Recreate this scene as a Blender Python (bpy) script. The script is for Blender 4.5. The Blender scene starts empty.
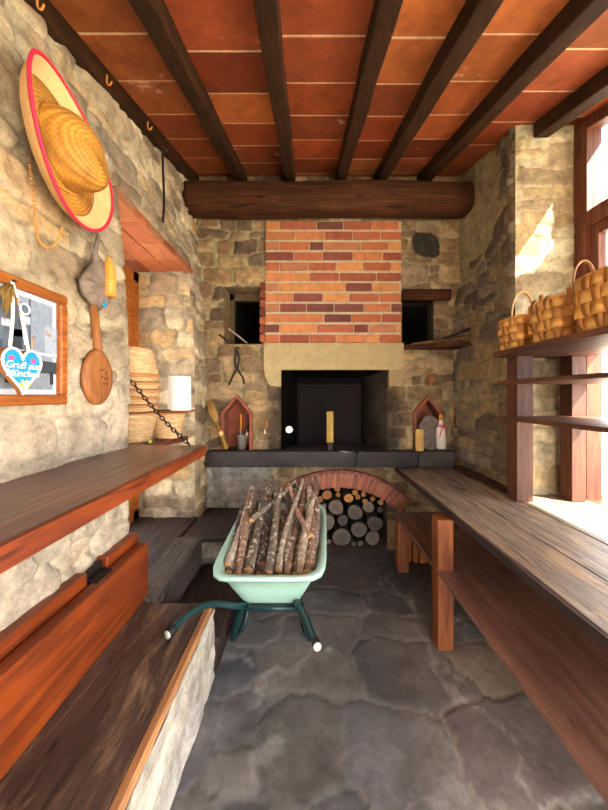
import bpy, math, random
import numpy as np
from mathutils import Vector, Matrix
from math import sin, cos, pi, sqrt

random.seed(7)
SC = bpy.context.scene
COL = SC.collection
R = math.radians

# ------------------------------------------------------------------ camera
F, CX, CY, EYE = 304.0, 307.0, 396.0, 1.5
cam_d = bpy.data.cameras.new('camera')
cam_d.sensor_fit = 'VERTICAL'; cam_d.sensor_height = 24.0
cam_d.lens = F / 810 * 24
cam_d.shift_x = -(CX - 304) / 810; cam_d.shift_y = -(405 - CY) / 810
cam_d.clip_start = 0.02
cam = bpy.data.objects.new('camera', cam_d); COL.objects.link(cam)
cam.location = (0, 0, EYE); cam.rotation_euler = (pi / 2, 0, 0)
SC.camera = cam

# ------------------------------------------------------------------ light
SUN_DIR = Vector((-0.55, 0.385, -0.715)).normalized()
SUN_POWER = 21.0
SKY = (1.0, 0.975, 0.95); SKY_POWER = 4.6
EXPOSURE = 1.28
w = bpy.data.worlds.new('sky'); SC.world = w; w.use_nodes = True
bg = w.node_tree.nodes['Background']
bg.inputs[0].default_value = (*SKY, 1); bg.inputs[1].default_value = SKY_POWER
sd = bpy.data.lights.new('sun', 'SUN'); sd.energy = SUN_POWER; sd.angle = R(0.6); sd.color = (1, .90, .74)
so = bpy.data.objects.new('sun', sd); COL.objects.link(so)
so.rotation_euler = SUN_DIR.to_track_quat('-Z', 'Y').to_euler(); so.location = (4, -2, 6)
SC.view_settings.view_transform = 'Standard'; SC.view_settings.look = 'None'
SC.view_settings.exposure = EXPOSURE; SC.view_settings.gamma = 1.0
SC.view_settings.use_curve_mapping = False
SC.cycles.use_denoising = True
SC.cycles.max_bounces = 10; SC.cycles.diffuse_bounces = 6; SC.cycles.transparent_max_bounces = 12
SC.cycles.sample_clamp_indirect = 6


# ------------------------------------------------------------------ helpers
def at(px, py, Y):
    """a point of the place at distance Y along the room, seen at photograph pixel px, py"""
    return Vector(((px - CX) / F * Y, Y, EYE + (CY - py) / F * Y))


def s2l(c):
    return c / 12.92 if c <= 0.04045 else ((c + 0.055) / 1.055) ** 2.4


def hx(h):
    h = h.lstrip('#')
    return tuple(s2l(int(h[i:i + 2], 16) / 255) for i in (0, 2, 4))


class NT:
    def __init__(self, name):
        self.m = bpy.data.materials.new(name); self.m.use_nodes = True
        self.t = self.m.node_tree; self.b = self.t.nodes['Principled BSDF']

    def n(self, typ, **kw):
        nd = self.t.nodes.new(typ)
        for k, v in kw.items():
            if k in nd.inputs.keys() if hasattr(nd.inputs, 'keys') else False:
                nd.inputs[k].default_value = v
            else:
                setattr(nd, k, v)
        return nd

    def l(self, a, b): self.t.links.new(a, b)

    def coord(self, scale=(1, 1, 1)):
        tc = self.n('ShaderNodeTexCoord'); mp = self.n('ShaderNodeMapping')
        mp.inputs['Scale'].default_value = scale
        self.l(tc.outputs['Object'], mp.inputs['Vector'])
        return mp.outputs[0]

    def noise(self, vec, scale, detail=4, rough=.55, dist=0):
        nd = self.n('ShaderNodeTexNoise')
        nd.inputs['Scale'].default_value = scale; nd.inputs['Detail'].default_value = detail
        nd.inputs['Roughness'].default_value = rough; nd.inputs['Distortion'].default_value = dist
        self.l(vec, nd.inputs['Vector']); return nd.outputs['Fac']

    def ramp(self, fac, stops):
        r = self.n('ShaderNodeValToRGB'); e = r.color_ramp.elements
        while len(e) < len(stops): e.new(.5)
        for i, (p, c) in enumerate(stops):
            e[i].position = p
            e[i].color = (*c, 1) if not isinstance(c, (int, float)) else (c, c, c, 1)
        self.l(fac, r.inputs[0]); return r.outputs[0]

    def mix(self, fac, a, b, mode='MIX'):
        m = self.n('ShaderNodeMix'); m.data_type = 'RGBA'; m.blend_type = mode
        for v, i in ((fac, 0), (a, 6), (b, 7)):
            if hasattr(v, 'is_linked'): self.l(v, m.inputs[i])
            elif i == 0: m.inputs[0].default_value = v
            else: m.inputs[i].default_value = (*v, 1) if not isinstance(v, (int, float)) else (v, v, v, 1)
        return m.outputs[2]

    def bump(self, h, strength=.5, dist=.01):
        b = self.n('ShaderNodeBump'); b.inputs['Strength'].default_value = strength
        b.inputs['Distance'].default_value = dist
        self.l(h, b.inputs['Height']); self.l(b.outputs[0], self.b.inputs['Normal'])

    def col(self, c):
        if hasattr(c, 'is_linked'): self.l(c, self.b.inputs['Base Color'])
        else: self.b.inputs['Base Color'].default_value = (*c, 1)

    def set(self, **kw):
        for k, v in kw.items():
            self.b.inputs[k.replace('_', ' ')].default_value = v


def m_plain(name, c, rough=.6, metal=0, vary=.25, scale=12, bump=.15, spec=.5):
    t = NT(name); v = t.coord(); f = t.noise(v, scale, 5)
    t.col(t.mix(1, c, t.ramp(f, [(.3, 1 - vary), (.7, 1 + vary * .4)]), 'MULTIPLY'))
    t.set(Roughness=rough, Metallic=metal); t.b.inputs['Specular IOR Level'].default_value = spec
    if bump: t.bump(t.noise(v, scale * 6, 3), bump, .004)
    return t.m


def m_attr(name, rough=.9, vary=.35, scale=9, bump=.5, fine=60, stain=None, gloss=None):
    t = NT(name); v = t.coord()
    a = t.n('ShaderNodeVertexColor'); a.layer_name = 'col'
    c = t.mix(1, a.outputs[0], t.ramp(t.noise(v, scale, 6, .65), [(.28, 1 - vary), (.72, 1 + vary * .35)]), 'MULTIPLY')
    c = t.mix(1, c, t.ramp(t.noise(v, fine, 4, .7), [(.25, .72), (.75, 1.12)]), 'MULTIPLY')
    if stain:
        f = t.ramp(t.noise(v, stain[1], 6, .7), [(stain[2], 0), (stain[3], 1)])
        c = t.mix(f, c, stain[0])
    t.col(c); t.set(Roughness=rough)
    t.b.inputs['Specular IOR Level'].default_value = .25 if not gloss else gloss
    t.bump(t.noise(v, fine, 6, .7), bump, .008)
    return t.m


def m_wood(name, dark, light, axis=1, scale=6, rough=.5, wear=None, knots=True, bump=.3, spec=.4, stretch=14, coat=0):
    t = NT(name)
    s = [1.0, 1.0, 1.0]
    for i in range(3):
        if i != axis: s[i] = stretch
    v = t.coord(tuple(s))
    g = t.noise(v, scale * .5, 8, .62, .8)
    c = t.ramp(g, [(.3, dark), (.52, tuple((a + b) / 2 for a, b in zip(dark, light))), (.72, light)])
    v1 = t.coord()
    c = t.mix(1, c, t.ramp(t.noise(v1, 3.1, 3), [(.3, .7), (.7, 1.2)]), 'MULTIPLY')
    if knots:
        v2 = t.coord(tuple(x * .45 if x > 1 else 1 for x in s))
        f = t.ramp(t.noise(v2, 2.3, 2, .4, 1.5), [(.66, 0), (.76, 1)])
        c = t.mix(f, c, tuple(x * .5 for x in dark))
    if wear:
        s2 = tuple(5 if x > 1 else 1 for x in s)
        f = t.ramp(t.noise(t.coord(s2), wear[1], 7, .75, .6), [(wear[2], 0), (wear[3], 1)])
        c = t.mix(f, c, wear[0])
    t.col(c)
    t.l(t.ramp(g, [(.3, min(1, rough + .15)), (.7, rough)]), t.b.inputs['Roughness'])
    t.b.inputs['Specular IOR Level'].default_value = spec
    if coat: t.set(Coat_Weight=coat, Coat_Roughness=.25)
    t.bump(g, bump, .004)
    return t.m


M = {}
M['stone'] = m_attr('rubble_stone', vary=.55, bump=1.0, scale=13)
M['floor'] = m_attr('flagstone', rough=.55, vary=.4, scale=5, bump=.35, fine=38, gloss=.45)
M['brick'] = m_attr('brick', vary=.3, scale=14, bump=.5, fine=90)
M['tile'] = m_attr('terracotta_tile', vary=.38, scale=7, bump=.2, fine=30, rough=.62,
                   stain=(hx('#D8A890'), 4.2, .64, .74), gloss=.35)
M['attr_smooth'] = m_attr('painted_print', vary=.05, bump=0.02, rough=.5)
M['bark'] = m_attr('bark', vary=.7, scale=38, bump=.9, fine=120, rough=.95, stain=(hx('#CFC8B8'), 26, .55, .62))
M['barkplain'] = m_attr('plain_bark', vary=.5, scale=38, bump=.8, fine=120, rough=.95)
M['logend'] = m_attr('log_end', vary=.3, scale=30, bump=.3, rough=.9)
M['rafter'] = m_wood('rafter_wood', hx('#201004'), hx('#3E230E'), 1, 5, .7, bump=.2, spec=.2, stretch=7)
M['beam'] = m_wood('old_beam_wood', hx('#2A1408'), hx('#4E2C16'), 0, 5, .8, wear=(hx('#6A4022'), 3, .6, .75), bump=.9, spec=.2)
M['shelf'] = m_wood('varnished_red_wood', hx('#3E1A12'), hx('#743A26'), 1, 5, .33, spec=.6, bump=.12, coat=.25)
M['panel'] = m_wood('varnished_pine', hx('#521C08'), hx('#8C4014'), 1, 4.5, .36, spec=.5, bump=.1)
M['edge'] = m_wood('pale_plank_edge', hx('#8A5A34'), hx('#C69766'), 1, 6, .6)
M['bench'] = m_wood('worn_bench_plank', hx('#2C201A'), hx('#5E4A42'), 1, 7, .42, wear=(hx('#8A7058'), 3.0, .52, .68), spec=.5, bump=.6)
M['oldgrey'] = m_wood('old_grey_plank', hx('#332A28'), hx('#6A5C56'), 1, 6, .7, wear=(hx('#7D6A5A'), 2, .6, .75), bump=.5)
M['darkwood'] = m_wood('dark_board', hx('#1E1512'), hx('#42302A'), 1, 6, .6, bump=.3)
M['counter'] = m_wood('weathered_counter', hx('#4A4038'), hx('#A08E7A'), 1, 7, .42, wear=(hx('#A88A66'), 2.2, .52, .68), spec=.5, bump=.6)
M['seat'] = m_wood('brown_lower_board', hx('#5A3A32'), hx('#8E6858'), 1, 3.0, .38, spec=.5, bump=.15)
M['post'] = m_wood('post_wood', hx('#5E2A12'), hx('#9A5A2C'), 2, 5, .5, bump=.15)
M['postdark'] = m_wood('shelf_post_wood', hx('#34180E'), hx('#6A3A24'), 2, 5, .5, bump=.15)
M['shelfboard'] = m_wood('shelf_board_wood', hx('#34190E'), hx('#6E4024'), 1, 5, .45, bump=.15)
M['frame'] = m_wood('window_frame_wood', hx('#3E1A0E'), hx('#7A4020'), 2, 5, .5, bump=.15)
M['pframe'] = m_wood('picture_frame_wood', hx('#7A3A0C'), hx('#B06A26'), 1, 8, .45, bump=.1)
M['spoon'] = m_wood('spoon_wood', hx('#7A4520'), hx('#A86E3C'), 2, 5, .5, bump=.1)
M['palewood'] = m_wood('turned_pale_wood', hx('#B8701E'), hx('#E2A244'), 2, 7, .45, bump=.1, knots=False)
M['chip'] = m_plain('chestnut_chip', hx('#DFA352'), .45, vary=.45, scale=9)
M['chipdark'] = m_plain('chestnut_chip_dark', hx('#B67A34'), .5, vary=.4, scale=9)
def m_wicker():
    t = NT('wicker'); v = t.coord((1, 1, 3))
    c2 = t.n('ShaderNodeTexChecker'); c2.inputs['Scale'].default_value = 48; t.l(v, c2.inputs['Vector'])
    b = t.ramp(t.noise(v, 22, 4), [(.3, hx('#BC9060')), (.7, hx('#E4C290'))])
    t.col(t.mix(.7, b, t.ramp(c2.outputs['Fac'], [(0, .5), (1, 1.1)]), 'MULTIPLY')); t.set(Roughness=.65)
    t.bump(c2.outputs['Fac'], .4, .004); return t.m


M['wicker'] = m_wicker()
M['wickerdark'] = m_plain('wicker_rim', hx('#B07C48'), .6, vary=.3, scale=20)
M['iron'] = m_plain('wrought_iron', hx('#2B2320'), .6, .6)
M['steel'] = m_plain('worn_steel', hx('#A8A8A4'), .35, .8)
M['leather'] = m_plain('old_cloth', hx('#76675A'), .85, vary=.45, scale=16)
M['white'] = m_plain('white_paper', hx('#F4F2EC'), .9, vary=.04)
M['ribbon'] = m_plain('white_ribbon', hx('#EEE8EC'), .5, vary=.1)
M['red'] = m_plain('red_ribbon', hx('#C4121C'), .5, vary=.2)
M['hatred'] = m_plain('crimson_braid', hx('#CC2040'), .7, vary=.15)
M['cream'] = m_plain('cream_straw', hx('#DCB278'), .8, vary=.2)
M['lintel'] = m_attr('dressed_stone', vary=.2, scale=6, bump=.5, fine=45)
M['slab'] = m_attr('hearth_stone', vary=.5, scale=5, bump=.5, fine=40, rough=.7)
M['soot'] = m_attr('sooty_stone', vary=.5, scale=6, bump=.6, gloss=.05)
M['ovendoor'] = m_plain('oven_metal', hx('#140D10'), .7, 0, vary=.3, spec=.12)
M['black'] = m_plain('hole_black', hx('#0B0908'), .95)
M['tub'] = m_plain('mint_plastic', hx('#B0DDD0'), .42, vary=.12, scale=5, bump=.04)
M['tubframe'] = m_plain('teal_paint', hx('#12393C'), .35, .2, vary=.3)
M['grip'] = m_plain('grey_cap', hx('#B9BDBB'), .5, vary=.1)
M['rubber'] = m_plain('rubber', hx('#191919'), .8)
M['terracotta'] = m_plain('terracotta', hx('#82452F'), .85, vary=.35, scale=14)
M['yellow'] = m_wood('yellow_wood', hx('#7A6220'), hx('#C09C38'), 2, 8, .5)
M['greystone'] = m_plain('grey_slate', hx('#6A5F58'), .85, vary=.4, scale=20, bump=.5)
M['green'] = m_plain('lime_peel', hx('#A8C22A'), .45, vary=.15)
M['icing'] = m_plain('blue_icing', hx('#0A84C0'), .5, vary=.08)
M['pink'] = m_plain('pink_icing', hx('#EE4C86'), .5, vary=.1)
M['yicing'] = m_plain('yellow_icing', hx('#F0D23A'), .5, vary=.1)
M['bottle'] = m_plain('milky_bottle', hx('#D9D2C8'), .25, vary=.05)
M['bottledark'] = m_plain('bottle_foot', hx('#4A2B22'), .3)
M['dry'] = m_plain('dried_herb', hx('#8A6A2E'), .9, vary=.4)
M['bristle'] = m_plain('straw_bristle', hx('#BC9450'), .8)
M['ground'] = m_plain('pale_gravel', hx('#D8CDB8'), .95, vary=.2, scale=2)
M['outwall'] = m_plain('sunlit_render', hx('#E6D3AE'), .95, vary=.2, scale=2)


def m_straw():
    t = NT('woven_straw'); v = t.coord()
    wv = t.n('ShaderNodeTexWave'); wv.wave_type = 'RINGS'; wv.rings_direction = 'X'
    wv.inputs['Scale'].default_value = 22; wv.inputs['Distortion'].default_value = .4
    t.l(v, wv.inputs['Vector'])
    c2 = t.n('ShaderNodeTexChecker'); c2.inputs['Scale'].default_value = 95; t.l(v, c2.inputs['Vector'])
    base = t.ramp(t.noise(v, 9, 5), [(.3, hx('#92601A')), (.7, hx('#C98C30'))])
    c = t.mix(.55, base, t.ramp(wv.outputs['Fac'], [(0, .55), (1, 1.25)]), 'MULTIPLY')
    c = t.mix(.5, c, t.ramp(c2.outputs['Fac'], [(0, .68), (1, 1.2)]), 'MULTIPLY')
    t.col(c); t.set(Roughness=.7); t.bump(wv.outputs['Fac'], .5, .004)
    return t.m


M['straw'] = m_straw()


def m_glass():
    t = NT('window_glass'); t.t.nodes.remove(t.b)
    tr = t.n('ShaderNodeBsdfTransparent'); gl = t.n('ShaderNodeBsdfGlossy')
    tr.inputs[0].default_value = (.93, .96, .97, 1); gl.inputs['Roughness'].default_value = .05
    mx = t.n('ShaderNodeMixShader')
    mx.inputs[0].default_value = .05; t.l(tr.outputs[0], mx.inputs[1]); t.l(gl.outputs[0], mx.inputs[2])
    t.l(mx.outputs[0], t.t.nodes['Material Output'].inputs[0])
    return t.m


M['glass'] = m_glass()


def wloc(o):
    v = Vector((0, 0, 0))
    while o is not None: v += o.location; o = o.parent
    return v


class MB:
    """collects shapes in place coordinates; build() links them as one mesh object"""
    def __init__(self): self.v = []; self.f = []; self.c = []; self.sm = []

    def add(self, vs, fs, c=None, smooth=False):
        o = len(self.v); self.v += [tuple(p) for p in vs]
        self.f += [tuple(i + o for i in f) for f in fs]
        self.sm += [smooth] * len(fs)
        if c is None: c = (.5, .5, .5)
        if len(c) and isinstance(c[0], (tuple, list)): self.c += [tuple(x) for x in c]
        else: self.c += [tuple(c)] * len(vs)
        return self

    def box(self, a, b, c=None, bev=0.0):
        x0, x1 = sorted((a[0], b[0])); y0, y1 = sorted((a[1], b[1])); z0, z1 = sorted((a[2], b[2]))
        return self.obox(Vector(((x0 + x1) / 2, (y0 + y1) / 2, (z0 + z1) / 2)), Matrix.Identity(3), ((x1 - x0) / 2, (y1 - y0) / 2, (z1 - z0) / 2), c, bev)

    def obox(self, cen, rot, h, c=None, bev=0.0):
        hx_, hy, hz = h; b = min(bev, hx_ * .45, hy * .45, hz * .45)
        if b <= 0:
            vs = [Vector((sx * hx_, sy * hy, sz * hz)) for sx in (-1, 1) for sy in (-1, 1) for sz in (-1, 1)]
            fs = [(0, 1, 3, 2), (4, 6, 7, 5), (0, 4, 5, 1), (2, 3, 7, 6), (0, 2, 6, 4), (1, 5, 7, 3)]
        else:
            vs = []; idx = {}
            for sx in (-1, 1):
                for sy in (-1, 1):
                    for sz in (-1, 1):
                        for k in range(3):
                            p = [sx * (hx_ - b), sy * (hy - b), sz * (hz - b)]
                            p[k] = (sx, sy, sz)[k] * (hx_, hy, hz)[k]
                            idx[(sx, sy, sz, k)] = len(vs); vs.append(Vector(p))
            fs = []
            for k in range(3):
                i, j = [(1, 2), (0, 2), (0, 1)][k]
                for s in (-1, 1):
                    q = []
                    for (a, d) in ((-1, -1), (1, -1), (1, 1), (-1, 1)):
                        t = [0, 0, 0]; t[k] = s; t[i] = a; t[j] = d; q.append(idx[(*t, k)])
                    fs.append(tuple(q))
            for k in range(3):
                i, j = [(1, 2), (0, 2), (0, 1)][k]
                for a in (-1, 1):
                    for d in (-1, 1):
                        q = []
                        for (s, kk) in ((-1, i), (1, i), (1, j), (-1, j)):
                            t = [0, 0, 0]; t[k] = s; t[i] = a; t[j] = d; q.append(idx[(*t, kk)])
                        fs.append(tuple(q))
            for sx in (-1, 1):
                for sy in (-1, 1):
                    for sz in (-1, 1): fs.append(tuple(idx[(sx, sy, sz, k)] for k in range(3)))
        return self.add([cen + rot @ p for p in vs], fs, c)

    def tube(self, pts, r, n=10, c=None, closed=False, caps=True, wob=0, flat=1.0):
        pts = [Vector(p) for p in pts]; m = len(pts)
        rs = r if isinstance(r, (list, tuple)) else [r] * m
        t0 = (pts[1] - pts[0]).normalized()
        nrm = t0.orthogonal().normalized(); vs = []; fs = []
        for i, p in enumerate(pts):
            if closed: t = (pts[(i + 1) % m] - pts[i - 1]).normalized()
            else: t = (pts[min(i + 1, m - 1)] - pts[max(i - 1, 0)]).normalized()
            nrm = (nrm - t * nrm.dot(t)).normalized(); bi = t.cross(nrm)
            for k in range(n):
                a = 2 * pi * k / n; q = rs[i] * (1 + wob * (random.random() - .5))
                vs.append(p + nrm * cos(a) * q + bi * sin(a) * q * flat)
        for i in range(m if closed else m - 1):
            j = (i + 1) % m
            for k in range(n):
                fs.append((i * n + k, i * n + (k + 1) % n, j * n + (k + 1) % n, j * n + k))
        if caps and not closed:
            fs.append(tuple(range(n - 1, -1, -1))); fs.append(tuple((m - 1) * n + k for k in range(n)))
        return self.add(vs, fs, c, True)

    def lathe(self, prof, cen, axis='z', n=32, c=None, sx=1, sy=1):
        """prof: list of (radius, height)"""
        vs = []; fs = []; cen = Vector(cen)
        for (r_, h) in prof:
            for k in range(n):
                a = 2 * pi * k / n; u, v_ = r_ * cos(a) * sx, r_ * sin(a) * sy
                vs.append(cen + (Vector((u, v_, h)) if axis == 'z' else Vector((h, u, v_)) if axis == 'x' else Vector((u, h, v_))))
        for i in range(len(prof) - 1):
            for k in range(n):
                q = (i * n + k, i * n + (k + 1) % n, (i + 1) * n + (k + 1) % n, (i + 1) * n + k)
                fs.append(q if axis == 'z' else q[::-1] if axis == 'y' else q)
        fs.append(tuple(range(n - 1, -1, -1))); fs.append(tuple((len(prof) - 1) * n + k for k in range(n)))
        return self.add(vs, fs, c, True)

    def prism(self, pts, d, c=None):
        """pts: 3-D outline, pushed out by vector d"""
        pts = [Vector(p) for p in pts]; d = Vector(d); n = len(pts)
        fs = [tuple(range(n)), tuple(range(2 * n - 1, n - 1, -1))]
        fs += [(i, i + n, (i + 1) % n + n, (i + 1) % n) for i in range(n)]
        return self.add(pts + [p + d for p in pts], fs, c)

    def build(self, name, mat, parent=None, origin=None):
        V = np.array([tuple(p) for p in self.v], dtype=np.float64)
        if parent is not None:
            o = np.array(wloc(parent)); loc = (0, 0, 0)
        else:
            if origin is None:
                mn, mx = V.min(0), V.max(0); origin = ((mn[0] + mx[0]) / 2, (mn[1] + mx[1]) / 2, mn[2])
            o = np.array(origin); loc = origin
        me = bpy.data.meshes.new(name); me.from_pydata((V - o).tolist(), [], self.f)
        me.polygons.foreach_set('use_smooth', self.sm)
        a = me.color_attributes.new('col', 'FLOAT_COLOR', 'POINT')
        cc = np.ones((len(V), 4), dtype=np.float32); cc[:, :3] = np.array(self.c, dtype=np.float32)
        a.data.foreach_set('color', cc.ravel())
        me.materials.append(mat)
        import bmesh
        bm = bmesh.new(); bm.from_mesh(me)
        if len(bm.faces) < 20000: bmesh.ops.recalc_face_normals(bm, faces=bm.faces)
        bm.to_mesh(me); bm.free(); me.update()
        ob = bpy.data.objects.new(name, me); COL.objects.link(ob)
        ob.location = loc
        if parent is not None: ob.parent = parent
        return ob


def thing(name, label, cat, loc, group=None):
    o = bpy.data.objects.new(name, None); COL.objects.link(o); o.location = loc
    o.empty_display_size = .05
    return tag(o, label, cat, group)


def tag(o, label, cat, group=None):
    o['label'] = label; o['category'] = cat
    if group: o['group'] = group
    return o


def struct(o):
    o['kind'] = 'structure'; return o


def copy_thing(src, loc, label=None):
    r = src.copy(); COL.objects.link(r); r.location = loc
    if label: r['label'] = label
    for ch in list(src.children):
        c = ch.copy(); COL.objects.link(c); c.parent = r
        for g in list(ch.children):
            d = g.copy(); COL.objects.link(d); d.parent = c
    return r


# ------------------------------------------------------------------ masonry
def vnoise(u, v, freq, seed):
    rng = np.random.RandomState(seed); T = rng.rand(64, 64)
    x = u * freq + 11.3; y = v * freq + 7.7
    xi = np.floor(x).astype(int); yi = np.floor(y).astype(int); fx = x - xi; fy = y - yi
    fx = fx * fx * (3 - 2 * fx); fy = fy * fy * (3 - 2 * fy)
    a = T[xi % 64, yi % 64]; b = T[(xi + 1) % 64, yi % 64]; c = T[xi % 64, (yi + 1) % 64]; d = T[(xi + 1) % 64, (yi + 1) % 64]
    return (a * (1 - fx) + b * fx) * (1 - fy) + (c * (1 - fx) + d * fx) * fy


def fbm(u, v, freq, seed, o=4):
    s = 0; a = .5
    for i in range(o): s = s + a * vnoise(u, v, freq * 2 ** i, seed + i * 17); a *= .5
    return s / (1 - .5 ** o)


def sstep(x, a, b):
    t = np.clip((x - a) / (b - a), 0, 1); return t * t * (3 - 2 * t)


def cells(u, v, cw, ch, seed, p=4.0, jit=.35, big=.25):
    rng = np.random.RandomState(seed); pts = []
    y = v.min() - ch * 1.5
    while y < v.max() + ch * 1.5:
        rh = ch * rng.uniform(.65, 1.4); x = u.min() - cw * rng.uniform(1, 2)
        while x < u.max() + cw * 1.5:
            cwid = cw * rng.uniform(.5, 1.6)
            if rng.rand() < big and rh > ch * .95:   # split into two small stones
                for s in (-.25, .25): pts.append((x + cwid / 2, y + rh * (.5 + s), cwid, rh * .5))
            else:
                pts.append((x + cwid / 2, y + rh / 2 + rng.uniform(-1, 1) * jit * rh * .4, cwid, rh * rng.uniform(.85, 1.15)))
            x += cwid
        y += rh
    P = np.array(pts, dtype=np.float32)
    n = len(u); F1 = np.empty(n); E = np.empty(n); I = np.empty(n, dtype=int); I2 = np.empty(n, dtype=int)
    for s in range(0, n, 15000):
        uu = u[s:s + 15000, None].astype(np.float32); vv = v[s:s + 15000, None].astype(np.float32)
        D = ((np.abs(uu - P[:, 0]) / (P[:, 2] / 2)) ** p + (np.abs(vv - P[:, 1]) / (P[:, 3] / 2)) ** p) ** (1 / p)
        k = np.argpartition(D, 1, axis=1)[:, :2]; d = np.take_along_axis(D, k, 1)
        sw = d[:, 0] > d[:, 1]; k[sw] = k[sw][:, ::-1]; d[sw] = d[sw][:, ::-1]
        F1[s:s + 15000] = d[:, 0]; I[s:s + 15000] = k[:, 0]
        E[s:s + 15000] = (d[:, 1] - d[:, 0]) * np.minimum(P[k[:, 0], 2], P[k[:, 0], 3]) * .5
    return F1, E, I


def axis_pts(a, b, step, breaks=()):
    br = sorted([a, b] + [x for x in breaks if a < x < b]); out = [br[0]]
    for p, q in zip(br, br[1:]):
        n = max(1, int(round((q - p) / step))); out += [p + (q - p) * (i + 1) / n for i in range(n)]
    return np.array(out)


def masonry(mb, ur, vr, pos, nrm, pal, mortar, seed, step=.013, cw=.26, ch=.14, depth=.022, holes=(), cut=None,
            pin=(0, 0, 0, 0), tint=None, p=4.0, mw=.007, warp=.05, noise_h=.008, big=.25, wav=.012):
    ub = [x for h in holes for x in (h[0], h[1])]; vb = [x for h in holes for x in (h[2], h[3])]
    us = axis_pts(*ur, step, ub); vs = axis_pts(*vr, step, vb)
    U, V = np.meshgrid(us, vs, indexing='ij'); u = U.ravel(); v = V.ravel()
    wu = u + warp * (fbm(u, v, 4, seed + 1) - .5) * 2 + warp * .5 * (fbm(u, v, 14, seed + 5) - .5)
    wv = v + warp * (fbm(u, v, 4, seed + 2) - .5) * 2 + warp * .5 * (fbm(u, v, 14, seed + 6) - .5)
    F1, E, I = cells(wu, wv, cw, ch, seed, p, big=big)
    s = sstep(E, mw, mw + .015)
    rng = np.random.RandomState(seed + 99); nid = I.max() + 1
    rh = rng.rand(nid); tilt = rng.uniform(-1, 1, nid)
    h = depth * s * (.45 + .55 * rh[I]) + depth * .3 * s * tilt[I] * np.sin(u * 12 + rh[I] * 6)
    h = h + noise_h * (fbm(u, v, 16, seed + 3, 4) - .5) * 2 * (.4 + .6 * s) + wav * (fbm(u, v, 2, seed + 4, 2) - .5)
    d = np.full(len(u), 9.)
    if pin[0]: d = np.minimum(d, u - ur[0])
    if pin[1]: d = np.minimum(d, ur[1] - u)
    if pin[2]: d = np.minimum(d, v - vr[0])
    if pin[3]: d = np.minimum(d, vr[1] - v)
    for hh in holes:
        dx = np.maximum(np.maximum(hh[0] - u, u - hh[1]), 0); dy = np.maximum(np.maximum(hh[2] - v, v - hh[3]), 0)
        d = np.minimum(d, np.hypot(dx, dy))
    h = h * sstep(d, 0, .035)
    pal = np.array([hx(x) for x in pal]); pal = pal * .80 + pal.mean(1, keepdims=True) * .20; ci = rng.randint(0, len(pal), nid); br = rng.uniform(.78, 1.18, nid)
    c = pal[ci[I]] * br[I][:, None]
    c = c * (.72 + .56 * fbm(u, v, 9, seed + 8, 5))[:, None]
    mc = np.array(hx(mortar))[None] * (.8 + .4 * fbm(u, v, 20, seed + 9))[:, None]
    c = mc * (1 - s[:, None]) + c * s[:, None]
    if tint is not None: c = tint(u, v, c, s)
    XYZ = pos(u, v) + h[:, None] * np.array(nrm)[None]
    nu, nv = len(us), len(vs)
    uc = (us[1:] + us[:-1]) / 2; vc = (vs[1:] + vs[:-1]) / 2
    UC, VC = np.meshgrid(uc, vc, indexing='ij'); keep = np.ones(UC.shape, bool)
    for hh in holes: keep &= ~((UC > hh[0]) & (UC < hh[1]) & (VC > hh[2]) & (VC < hh[3]))
    if cut is not None: keep &= ~cut(UC, VC)
    ii, jj = np.nonzero(keep); a = ii * nv + jj
    fs = np.stack([a, a + nv, a + nv + 1, a + 1], 1)
    used = np.zeros(nu * nv, bool); used[fs.ravel()] = True; remap = np.cumsum(used) - 1
    mb.add([tuple(x) for x in XYZ[used]], [tuple(x) for x in remap[fs]], [tuple(x) for x in np.clip(c, 0, 1)[used]], True)


def P3(fx, fy, fz):
    return lambda u, v: np.stack([fx(u, v) + 0 * u, fy(u, v) + 0 * u, fz(u, v) + 0 * u], 1)


def zc(Y): return 2.743 + .306 * Y         # underside of the tiles
def zr(Y): return 2.643 + .306 * Y         # underside of the rafters


def XL(z): return -1.0 - .13 * np.clip((z - 1.9) / 1.5, 0, 1)


PAL_L = ['#BFA67E', '#CDB78E', '#A88E68', '#D2BC92', '#BE9A60', '#A08A6C', '#C8A672', '#B09A78', '#93795A']
PAL_B = ['#92754F', '#A8854F', '#836A4A', '#B6945E', '#9C825E', '#755E46', '#B39468', '#8E6C46']
PAL_R = ['#76604A', '#8E7450', '#A58552', '#685642', '#806A50', '#987848', '#8C7860']
MORT = '#A89B80'

# ---- left wall
wl = MB()
def tint_left(u, v, c, s):
    f = sstep(1.75 - v + .25 * (fbm(u, v, 3, 31) - .5), 0, .35)[:, None] * sstep(1.75 - u, 0, .1)[:, None]   # limewashed low part
    lime = np.array(hx('#D6CCBA'))[None] * (.85 + .25 * fbm(u, v, 12, 8))[:, None]
    return c * (1 - .5 * f) + lime * .5 * f
masonry(wl, (-.95, 3.0), (0, 3.72), P3(lambda u, v: XL(v), lambda u, v: u, lambda u, v: v), (1, 0, 0), PAL_L, '#B4A68A', 11,
        holes=[(1.70, 2.71, .42, 2.60)], cut=lambda U, V: V > zc(U) + .03, cw=.29, ch=.15, depth=.032, tint=tint_left, warp=.075, step=.0125, noise_h=.015)
masonry(wl, (-1.56, -1.0), (0, 2.62), P3(lambda u, v: -1.56 + (u + 1.56) / .56 * (XL(v) + 1.56), lambda u, v: 2.71, lambda u, v: v), (0, -1, 0), PAL_L, '#A3957C', 12,
        pin=(0, 1, 0, 0), cw=.22, ch=.15, depth=.024)
masonry(wl, (-1.56, -1.0), (0, 2.62), P3(lambda u, v: -1.56 + (u + 1.56) / .56 * (XL(v) + 1.56), lambda u, v: 1.70, lambda u, v: v), (0, 1, 0), PAL_L, MORT, 13,
        pin=(0, 1, 0, 0), step=.03)
struct(wl.build('wall_left', M['stone']))

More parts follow.
